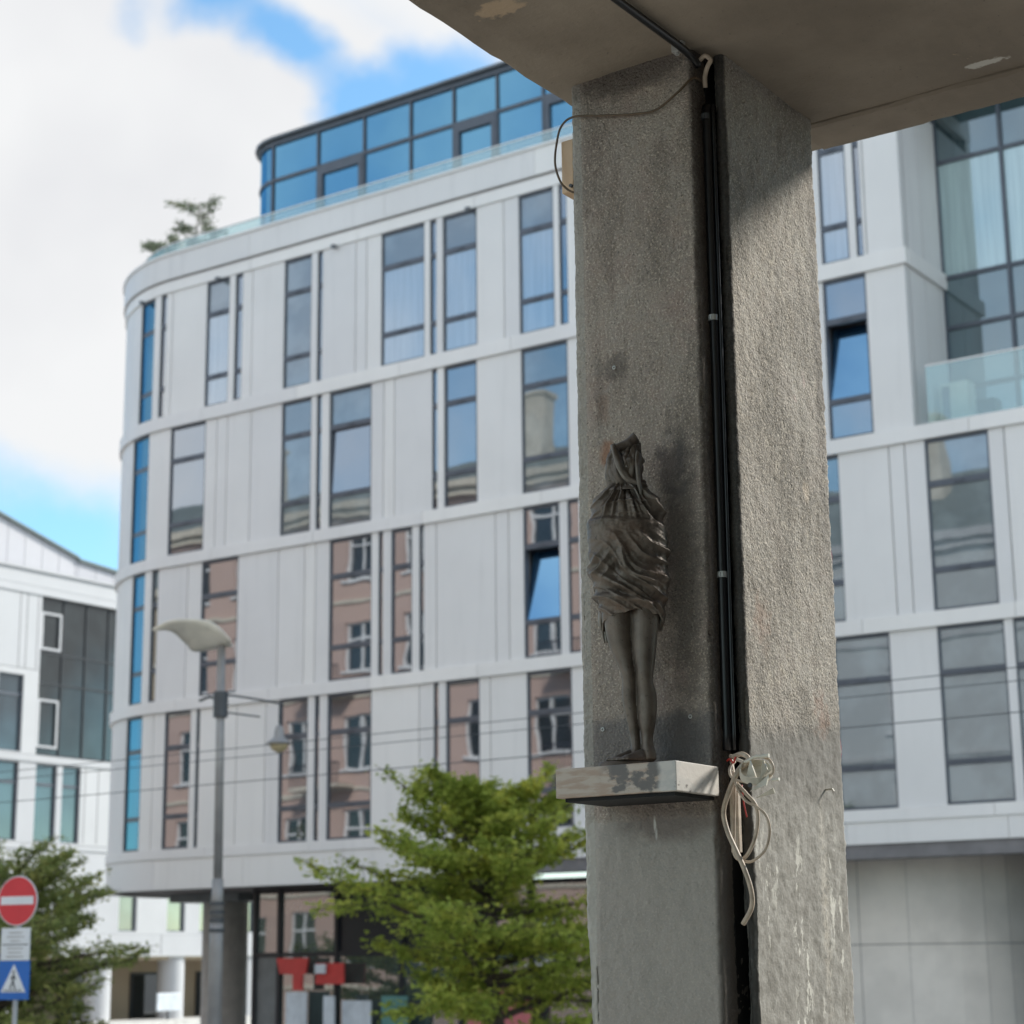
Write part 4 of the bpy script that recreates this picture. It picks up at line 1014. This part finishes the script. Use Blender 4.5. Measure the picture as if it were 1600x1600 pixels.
mb = MB(); mb.tube(smooth_curve([(-2.745, 5.03, 5.80), (-2.715, 5.02, 5.81), (-2.700, 5.03, 5.795), (-2.712, 5.03, 5.775), (-2.730, 5.045, 5.752), (-2.736, 5.055, 5.72)], 8), .0075, 8)
tag(mb.build('cable_loop', M['cable_beige'], None, (-2.72, 5.03, 5.75)), 'short beige cable loop where the two conduits meet under the canopy', 'cable')
mb = MB(); mb.tube(smooth_curve([(-2.742, 5.04, 5.74), (-2.752, 5.0, 5.735), (-2.80, 4.982, 5.69), (-2.88, 4.983, 5.655), (-2.97, 4.984, 5.665), (-3.08, 4.984, 5.69), (-3.19, 4.982, 5.715), (-3.245, 4.99, 5.70), (-3.272, 5.0, 5.65), (-3.27, 4.985, 5.57), (-3.245, 4.975, 5.50), (-3.225, 4.985, 5.47), (-3.205, 4.992, 5.455)], 9), .0038, 8)
tag(mb.build('thin_cable', M['cable_brown'], None, (-3.0, 4.98, 5.68)), 'thin brown cable slung across the top of the pillar to the beige box', 'cable')
jb_ = empty('junction_box', (-3.24, 5.05, 5.5), 'beige plastic junction box on the left edge of the pillar top', 'junction box')
JO = (-3.24, 5.05, 5.5)
mb = MB(); mb.box(-3.268, -3.222, 5.02, 5.11, 5.475, 5.66); mb.build('housing', M['boxbeige'], jb_, JO, bevel=.003)
mb = MB(); mb.tube([(-3.228, 5.019, 5.492), (-3.228, 5.010, 5.492)], .006, 10); mb.build('screw', M['lamp_dark'], jb_, JO)

# broken socket with its tangle of cables
tb = empty('cable_tangle', (-2.69, 5.02, 3.55), 'tangle of beige cables hanging from the pillar joint beside the shelf', 'cable bundle')
TO = (-2.69, 5.02, 3.55)
def tub(pts, r, mat, name='cable', parent=tb, org=TO):
    mb = MB(); mb.tube(smooth_curve(pts, 8), r, 8); return mb.build(name, mat, parent, org, smooth=True)
def px(x, y, b_=5.0):   # hand measurement on the photo turned into metres on the plane b = b_, fixed numbers once computed
    return (-2.71 + (x-1138)/70*.146 + (5.0-b_)*.53, b_, 3.57 - (y-1185)/47*.093 + (5.0-b_)*-.10)
tub([px(1145,1183,5.03), px(1160,1180,4.99), px(1170,1190,4.98), px(1150,1210,4.97), px(1137,1235,4.96), px(1128,1262,4.96), px(1133,1290,4.96), px(1145,1318,4.96), px(1157,1345,4.96), px(1166,1375,4.97), px(1166,1400,4.98), px(1152,1424,4.99)], .0072, M['cable_beige'])
tub([px(1142,1180,5.04), px(1146,1225,5.0), px(1143,1280,5.0), px(1142,1320,5.0), px(1150,1332,4.99), px(1163,1325,4.98), px(1176,1300,4.98), px(1181,1275,4.98), px(1178,1255,4.975), px(1166,1240,4.97), px(1150,1222,4.97)], .0055, M['cable_beige'])
tub([px(1148,1190,5.04), px(1140,1200,4.985), px(1143,1213,4.97), px(1160,1220,4.96), px(1185,1220,4.96), px(1205,1212,4.96), px(1206,1198,4.96), px(1196,1188,4.965), px(1175,1187,4.97), px(1158,1196,4.97), px(1147,1215,4.965), px(1160,1245,4.965), px(1180,1258,4.965), px(1194,1272,4.97), px(1198,1295,4.975), px(1190,1320,4.98), px(1170,1335,4.985), px(1155,1335,4.99)], .0042, M['cable_beige'])
tub([px(1150,1186,5.03), px(1165,1192,4.97), px(1180,1186,4.955), px(1200,1186,4.95)], .005, M['plastic'])
tub([px(1136,1188,5.03), px(1141,1186,4.99), px(1146,1192,4.98), px(1150,1184,4.97)], .003, M['cable_red'], 'red_wire')
tub([px(1158,1225,4.99), px(1160,1250,4.99), px(1164,1272,4.995)], .0022, M['cable_red'], 'red_wire')
mb = MB(); a_, b__ = px(1139,1225,5.03), px(1150,1318,5.01)
mb.box(-2.728, -2.700, 5.03, 5.05, 3.30, 3.50); mb.build('trunking', M['cable_beige'], tb, TO, bevel=.003)
sk = empty('broken_socket', (-2.62, 4.99, 3.52), 'cracked white plastic socket hanging open among the beige cables', 'socket')
SO = (-2.62, 4.99, 3.52)
rnd = random.Random(4)
def shell(cx, cy, cz, r, tiltv, mat, name, parent, a0=0, a1=2*math.pi, depth=.03):
    n = 26; P = []; T = Vector(tiltv).normalized(); X_ = T.cross(Vector((0, 0, 1))).normalized(); Y_ = X_.cross(T)
    for (rr, h) in ((.0, 0), (.55, 0), (.93, .002), (1.0, .008), (1.0, depth), (.92, depth), (.90, .012), (.5, .008), (0, .008)):
        P.append([Vector((cx, cy, cz)) + (X_*math.cos(a0+(a1-a0)*k/n) + Y_*math.sin(a0+(a1-a0)*k/n))*r*rr*(1+.04*math.sin(5*k)) + T*h for k in range(n+1)])
    m = MB(); m.grid(P); return m.build(name, mat, parent, SO, smooth=False)
c = px(1180, 1215, 4.985)
shell(c[0], c[1], c[2], .048, (.3, -.55, .75), M['plastic'], 'cup', sk, 0, 2*math.pi, .030)
c2 = px(1172, 1202, 4.955)
mb = MB()
for (x0, y0, x1, y1, x2_, y2_) in ((1163,1222,1172,1190,1182,1220), (1186,1220,1192,1190,1198,1205), (1170,1235,1195,1228,1200,1212), (1178,1245,1205,1232,1208,1240)):
    P0, P1, P2 = Vector(px(x0,y0,4.945)), Vector(px(x1,y1,4.935)), Vector(px(x2_,y2_,4.95)); off = Vector((0, .006, 0))
    mb.grid([[P0, P1, P2], [P0+off, P1+off, P2+off]], True, True)
mb.build('shard', M['plastic'], sk, SO)
mb = MB(); a_ = px(1188,1186,4.945); mb.tube([(a_[0], a_[1], a_[2]), (a_[0]+.028, a_[1], a_[2]+.001)], .006, 10); mb.build('connector', M['plastic'], sk, SO); mb = MB(); a_ = px(1205,1221,4.95); mb.tube([(a_[0], a_[1], a_[2]), (a_[0]+.022, a_[1], a_[2]+.002)], .005, 10); mb.build('connector', M['plastic'], sk, SO)
mb = MB(); a_ = px(1171,1226,4.93); mb.tube([(a_[0], a_[1], a_[2]), (a_[0], a_[1]-.003, a_[2])], .007, 12); mb.build('screw_hole', M['signblack'], sk, SO)

# ------------------------------------------------------------------ shelf and statue
sh = MB(); sh.box(-3.150, -2.742, 4.75, 4.998, 3.463, 3.548)
she = empty('wall_shelf', (-2.95, 4.87, 3.463), 'worn pinkish white box shelf jutting from the pillar under the statue', 'shelf')
shb = sh.build('shelf_board', M['shelf'], she, (-2.95, 4.87, 3.463), bevel=.0025)
mb = MB(); mb.box(-3.13, -2.76, 4.77, 4.998, 3.452, 3.4628); mb.build('underside_plate', M['joint_black'], she, (-2.95, 4.87, 3.463))

SX, SY, SZ = -2.950, 4.862, 3.549
statue = empty('statue', (SX, SY, SZ), 'dark bronze statue of a shrouded figure with bare legs on the shelf', 'statue', None, 0)
ex = (A*.855 + B*.52).normalized(); statue.rotation_euler = (0, 0, math.atan2(ex.y, ex.x))
# local frame: x to the picture's right, -y towards the viewer, z up
def sx(p): return (p-983)/512.0
def sz(p): return (1190-p)/513.0 + .012
def interp(tab, z):
    for i in range(len(tab)-1):
        a, b = tab[i], tab[i+1]
        if a[0] >= z >= b[0] or a[0] <= z <= b[0]:
            t = (z-a[0])/(b[0]-a[0]) if b[0] != a[0] else 0
            return [a[k]+(b[k]-a[k])*t for k in range(1, len(a))]
    return list(tab[0][1:] if abs(z-tab[0][0]) < abs(z-tab[-1][0]) else tab[-1][1:])
CL = [(755,958,1008,.60),(765,950,1014,.62),(774,944,1024,.66),(782,937,1030,.66),(790,931,1034,.64),(800,926,1038,.62),(820,922,1041,.60),(850,921,1045,.60),(870,921,1046,.60),(895,923,1044,.60),(920,928,1042,.60),(940,933,1041,.60),(960,938,1036,.58),(1000,944,1030,.54)]
def ridge(x): return 1-abs(2*(x-math.floor(x))-1)       # triangle wave 0..1
def sharp(x, p=2.0): return ridge(x)**p
NT_, NZ = 260, 230
rows = []
for j in range(NZ+1):
    v = j/NZ; row = []
    for i in range(NT_):
        th = 2*math.pi*i/NT_
        cx_, cy_ = math.cos(th), -math.sin(th)     # th=pi/2 faces the viewer
        front = max(0, math.sin(th))
        # ragged hem, lower at the sides and at the back
        hem = 964 + 7*abs(cx_)**2*(1.5 if cx_ < 0 else 1.2) + 6*noise.noise(Vector((th*2.2, 1, 0))) + (14 if math.sin(th) < -.2 else 0) - 5*math.exp(-((cx_-.15)/.25)**2)
        y = 752 + (hem-752)*v
        l, r, k = interp(CL, y); c0 = (sx(l)+sx(r))/2; hw = (sx(r)-sx(l))/2
        dep = hw*k
        sup = .86
        X = (abs(cx_)**sup)*math.copysign(1, cx_); Yv = (abs(cy_)**sup)*math.copysign(1, cy_)
        s_ = X*hw*530/60      # across, about -1..1
        h_ = (y-860)/60       # down
        # folds: shoulders fan out of the neck, belly wrinkles sweep down to the right
        wv = .5*noise.noise(Vector((s_*.8, h_*.8, 2.0+th*.0)))
        ang = math.atan2(y-748, (X*hw*530)+4)
        up_ = max(0, min(1, (822-y)/22)); lo_ = max(0, min(1, (y-836)/30)); 
        f_up = sharp(ang*2.6 + wv*1.4, 1.5)*.013*up_ + sharp(ang*6.3 + wv*2 + .3, 2.6)*.007*up_ + sharp(s_*.9+h_*2.2+wv*2, 3)*.006*up_
        diag = h_*1.0 - s_*.75
        f_lo = (sharp(diag*1.15 + wv*1.6 + .15, 3.4)*.015 + sharp(diag*2.7 + wv*2.4, 2.8)*.008 + sharp(diag*5.1 + wv*4.2 + .4, 1.5)*.0014)*lo_*(.55+.45*abs(noise.noise(Vector((s_*1.5, h_*1.5, 7)))*2))
        # small knotted pocket of cloth at the left elbow
        ex_ = math.exp(-((s_+.82)**2/.10 + (h_-.52)**2/.10)); f_lo += ex_*(.012*sharp((h_+s_*1.4)*2.6, 1.5)-.005)
        ex2 = math.exp(-((s_+.42)**2/.02 + (h_-.62)**2/.09)); f_lo -= ex2*.014
        # edge of the chest wrap at y 820, and the lap that falls from the neck to the right hip
        step = .009*(1/(1+math.exp(-(y-(819+3*math.sin(s_*2)))/1.3)))*max(0, min(1, (870-y)/45))
        lap = y - (770 + (s_+.05)*52)
        f_lap = -.012*math.exp(-(lap/5.0)**2)*(1 if s_ > -.1 else 0)*max(0, min(1, (835-y)/18))
        fine = .0022*noise.fractal(Vector((s_*5, h_*6, th)), 1, 2, 4)
        hemc = -.006*math.exp(-((y-(935+12*s_))/5.0)**2)*front + .008*math.exp(-((y-(944+12*s_))/4.0)**2)*front*(1 if abs(s_) < .8 else .3)
        d = f_up + f_lo + step + f_lap + fine + hemc
        row.append((c0 + X*(hw-.006+d), Yv*(dep-.004+d) , sz(y) + .10*fine))
    rows.append(row)
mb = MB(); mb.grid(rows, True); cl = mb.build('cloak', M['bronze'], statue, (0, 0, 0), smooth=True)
so2 = cl.modifiers.new('thickness', 'SOLIDIFY'); so2.thickness = .004; so2.offset = -1
# hood: gathered cloth, open above and in front
HD = [(770,944,1020),(762,954,1013),(752,952,1008),(742,951,1007),(730,951,1009),(718,953,1006),(706,958,1004),(694,961,1004),(684,966,1003),(672,980,1003)]
rows = []
NH, NV = 160, 110
for j in range(NV+1):
    v = j/NV; row = []
    for i in range(NH):
        th = 2*math.pi*i/NH; cx_ = math.cos(th); fr_ = math.sin(th)
        # rim height: peak at back right, falls to the front left where the cavity opens
        rim = 694 - 17*math.exp(-((cx_-.55)/.35)**2)*(1 if fr_ < .25 else .55) + (26*max(0, fr_)**1.2)*(.6+.9*math.exp(-((cx_+.1)/.45)**2)) + 6*max(0, -cx_)
        y = 772 + (rim-772)*v
        l, r = interp(HD, y); c0 = (sx(l)+sx(r))/2; hw = (sx(r)-sx(l))/2
        tw = .9*(772-y)/90
        pl_ = .0055*(sharp(th*7/(2*math.pi) + tw + .2*noise.noise(Vector((cx_*2, y*.02, 1))), 1.5)-.4)*(1.0 if y < 765 else .6) + .003*(sharp(th*13/(2*math.pi) - tw*2, 1.5)-.3)
        ck = .0035*noise.fractal(Vector((cx_*3, fr_*3, y*.045)), 1, 2, 3)
        neck = -.006*math.exp(-((y-764)/6)**2)
        d = pl_ + ck + neck
        dp = hw*(.74 if y > 720 else .62)
        flare = .012*v**3*(1 if cx_ > .3 else .2)
        row.append((c0 + cx_*(hw-.004+d) + flare*max(0, cx_)*.4, -fr_*(dp+d), sz(y)))
    rows.append(row)
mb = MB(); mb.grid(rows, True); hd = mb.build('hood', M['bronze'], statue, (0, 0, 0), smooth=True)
so3 = hd.modifiers.new('thickness', 'SOLIDIFY'); so3.thickness = .0035; so3.offset = -1
# stiff flaps of the hood
def flap(pts_l, pts_r, name='hood_fold', th=.004):
    n = 22; Lc = smooth_curve(pts_l, n//max(1, len(pts_l)-1)); Rc = smooth_curve(pts_r, n//max(1, len(pts_r)-1)); m_ = min(len(Lc), len(Rc)); P = []
    for k in range(m_):
        a, b = Lc[k], Rc[k]; row = []
        for q in range(9):
            t = q/8; p = a.lerp(b, t); p.y -= .010*math.sin(t*math.pi) - .003*noise.noise(Vector((t*4, k*.3, 1))); row.append(p)
        P.append(row)
    m = MB(); m.grid(P); o = m.build(name, M['bronze'], hd, (0, 0, 0), smooth=True); s = o.modifiers.new('thickness', 'SOLIDIFY'); s.thickness = th; return o
def q_(x, y, d): return (sx(x), -d, sz(y))
flap([q_(961,699,.030), q_(964,716,.038), q_(970,738,.044), q_(982,757,.046), q_(1000,765,.042)], [q_(966,694,.012), q_(976,712,.022), q_(983,735,.030), q_(992,752,.036), q_(1004,760,.036)])
flap([q_(996,676,.004), q_(984,688,.012), q_(968,697,.020), q_(962,703,.026)], [q_(1004,690,.004), q_(996,700,.010), q_(980,704,.014), q_(970,712,.020)])
flap([q_(1000,706,.022), q_(998,722,.034), q_(999,745,.044), q_(1001,765,.046), q_(1003,782,.045)], [q_(1011,722,.006), q_(1006,732,.020), q_(1003,750,.034), q_(1005,768,.040), q_(1006,782,.043)])
flap([q_(985,702,.012), q_(979,716,.026), q_(983,735,.036)], [q_(990,700,.004), q_(989,718,.014), q_(986,738,.030)])
# body: legs and feet as one skin
def ellipse_tube(mb, secs, seg=26):
    P = []
    for (x, y, z, rx, ry) in secs: P.append([(x + rx*math.cos(2*math.pi*k/seg), y + ry*math.sin(2*math.pi*k/seg), z) for k in range(seg)])
    mb.grid(P, True, True)
def dense(tab, n=6):
    out = []
    for i in range(len(tab)-1):
        p0 = tab[max(0, i-1)]; p1 = tab[i]; p2 = tab[i+1]; p3 = tab[min(len(tab)-1, i+2)]
        for k in range(n):
            t = k/n; out.append(tuple(.5*((2*b)+(-a+c)*t+(2*a-5*b+4*c-d)*t*t+(-a+3*b-3*c+d)*t**3) for a, b, c, d in zip(p0, p1, p2, p3)))
    out.append(tab[-1]); return out
lm = MB()
def leg(tab, yc):
    ellipse_tube(lm, dense([((sx(l)+sx(r))/2, yy, sz(y), (sx(r)-sx(l))/2, (sx(r)-sx(l))/2*kk) for (y, l, r, kk, yy) in tab]))
leg([(930,946,990,.9,-.002),(960,944,988,.95,-.004),(985,945,986,1.0,-.006),(1010,950,985,1.05,-.008),(1035,960,988,1.1,-.010),(1055,967,990,1.15,-.014),(1068,969,990,1.1,-.012),(1085,968,991,1.15,-.004),(1105,970,992,1.15,.000),(1130,975,993,1.1,.002),(1150,979,994,1.1,.002),(1165,980,995,1.15,-.002),(1178,976,995,1.2,-.004),(1186,974,995,1.2,-.004)], 0)
leg([(930,985,1030,.9,-.006),(960,984,1029,.95,-.010),(985,984,1026,1.0,-.014),(1010,985,1023,1.02,-.018),(1035,987,1020,1.05,-.022),(1055,990,1017,1.1,-.026),(1068,991,1016,1.08,-.024),(1085,991,1020,1.05,-.015),(1105,991,1021,1.05,-.012),(1130,993,1018,1.05,-.012),(1150,996,1014,1.1,-.012),(1162,996,1014,1.15,-.014),(1175,995,1017,1.15,-.016),(1186,994,1018,1.1,-.016)], 0)
def foot(hx, hy, tx, ty, w):
    n = 16; secs = []
    h = Vector((hx, hy, 0)); t = Vector((tx, ty, 0)); d = (t-h).normalized(); s = Vector((-d.y, d.x, 0)); Lf = (t-h).length
    P = []
    for k in range(n+1):
        f = k/n; c = h + d*Lf*f
        ww = w*(.62+.5*math.sin(f*2.6))*(1 if f < .85 else 1-.55*((f-.85)/.15)**2)
        hh = .040*(1-f)**1.25 + .013*(1 if f < .9 else 1-.5*(f-.9)/.1)
        P.append([c + s*ww*math.cos(2*math.pi*q/20) + Vector((0, 0, .016 + max(-1, math.sin(2*math.pi*q/20))*hh*(1 if math.sin(2*math.pi*q/20) > 0 else .10))) for q in range(20)])
    lm.grid(P, True, True)
    for q in range(5):       # toes
        o_ = (q-2)*w*.40; ln_ = .020 - .0022*q
        a = t + s*o_*.9 - d*.010 - d*.0025*q; lm.tube([a + Vector((0, 0, .021)), a + d*ln_*.6 + Vector((0, 0, .021)), a + d*ln_ + Vector((0, 0, .016))], [.0052, .0055, .0035], 8)
foot(sx(992), .012, sx(950), -.052, .017)
foot(sx(1012), -.004, sx(966), -.070, .018)
ellipse_tube(lm, [(sx(986), -.004, sz(950), .072, .05), (sx(986), -.004, sz(900), .08, .055), (sx(984), 0, sz(820), .085, .05), (sx(984), 0, sz(775), .03, .03), (sx(984), 0, sz(745), .035, .035), (sx(984), 0, sz(725), .02, .02)])
lg_ = lm.build('body', M['bronze'], statue, (0, 0, 0), smooth=True)
rm = lg_.modifiers.new('remesh', 'REMESH'); rm.mode = 'VOXEL'; rm.voxel_size = .0024; rm.use_smooth_shade = True
smo = lg_.modifiers.new('smooth', 'SMOOTH'); smo.factor = .5; smo.iterations = 5
# thin cloth tails hanging behind the left thigh and at the right hip
def tail(pts, w, name='cloth_tail'):
    P = []
    for k, p in enumerate(smooth_curve(pts, 5)):
        P.append([p + Vector(((q/6-.5)*w, .006*math.sin(q*1.7+k*.4), 0)) for q in range(7)])
    m = MB(); m.grid(P); o = m.build(name, M['bronze'], cl, (0, 0, 0), smooth=True); s = o.modifiers.new('thickness', 'SOLIDIFY'); s.thickness = .004
tail([q_(944,940,-.02), q_(941,965,-.026), q_(943,985,-.03), q_(947,1004,-.03)], .018)
tail([q_(1028,935,.0), q_(1029,958,-.004), q_(1027,975,-.004), q_(1024,990,-.004)], .030)
# cast foot plate
fp = MB(); P = []
for z, k in ((0, 1.0), (.010, .97), (.014, .9)):
    P.append([(sx(966) + .078*k*math.cos(2*math.pi*q/30) + .008*math.cos(4*math.pi*q/30), -.028 + .042*k*math.sin(2*math.pi*q/30), z) for q in range(30)])
fp.grid(P, True, True); fp.build('foot_plate', simple('rusty_plate', (.13, .10, .08), .6, .2, .25, 30), statue, (0, 0, 0), bevel=.001)
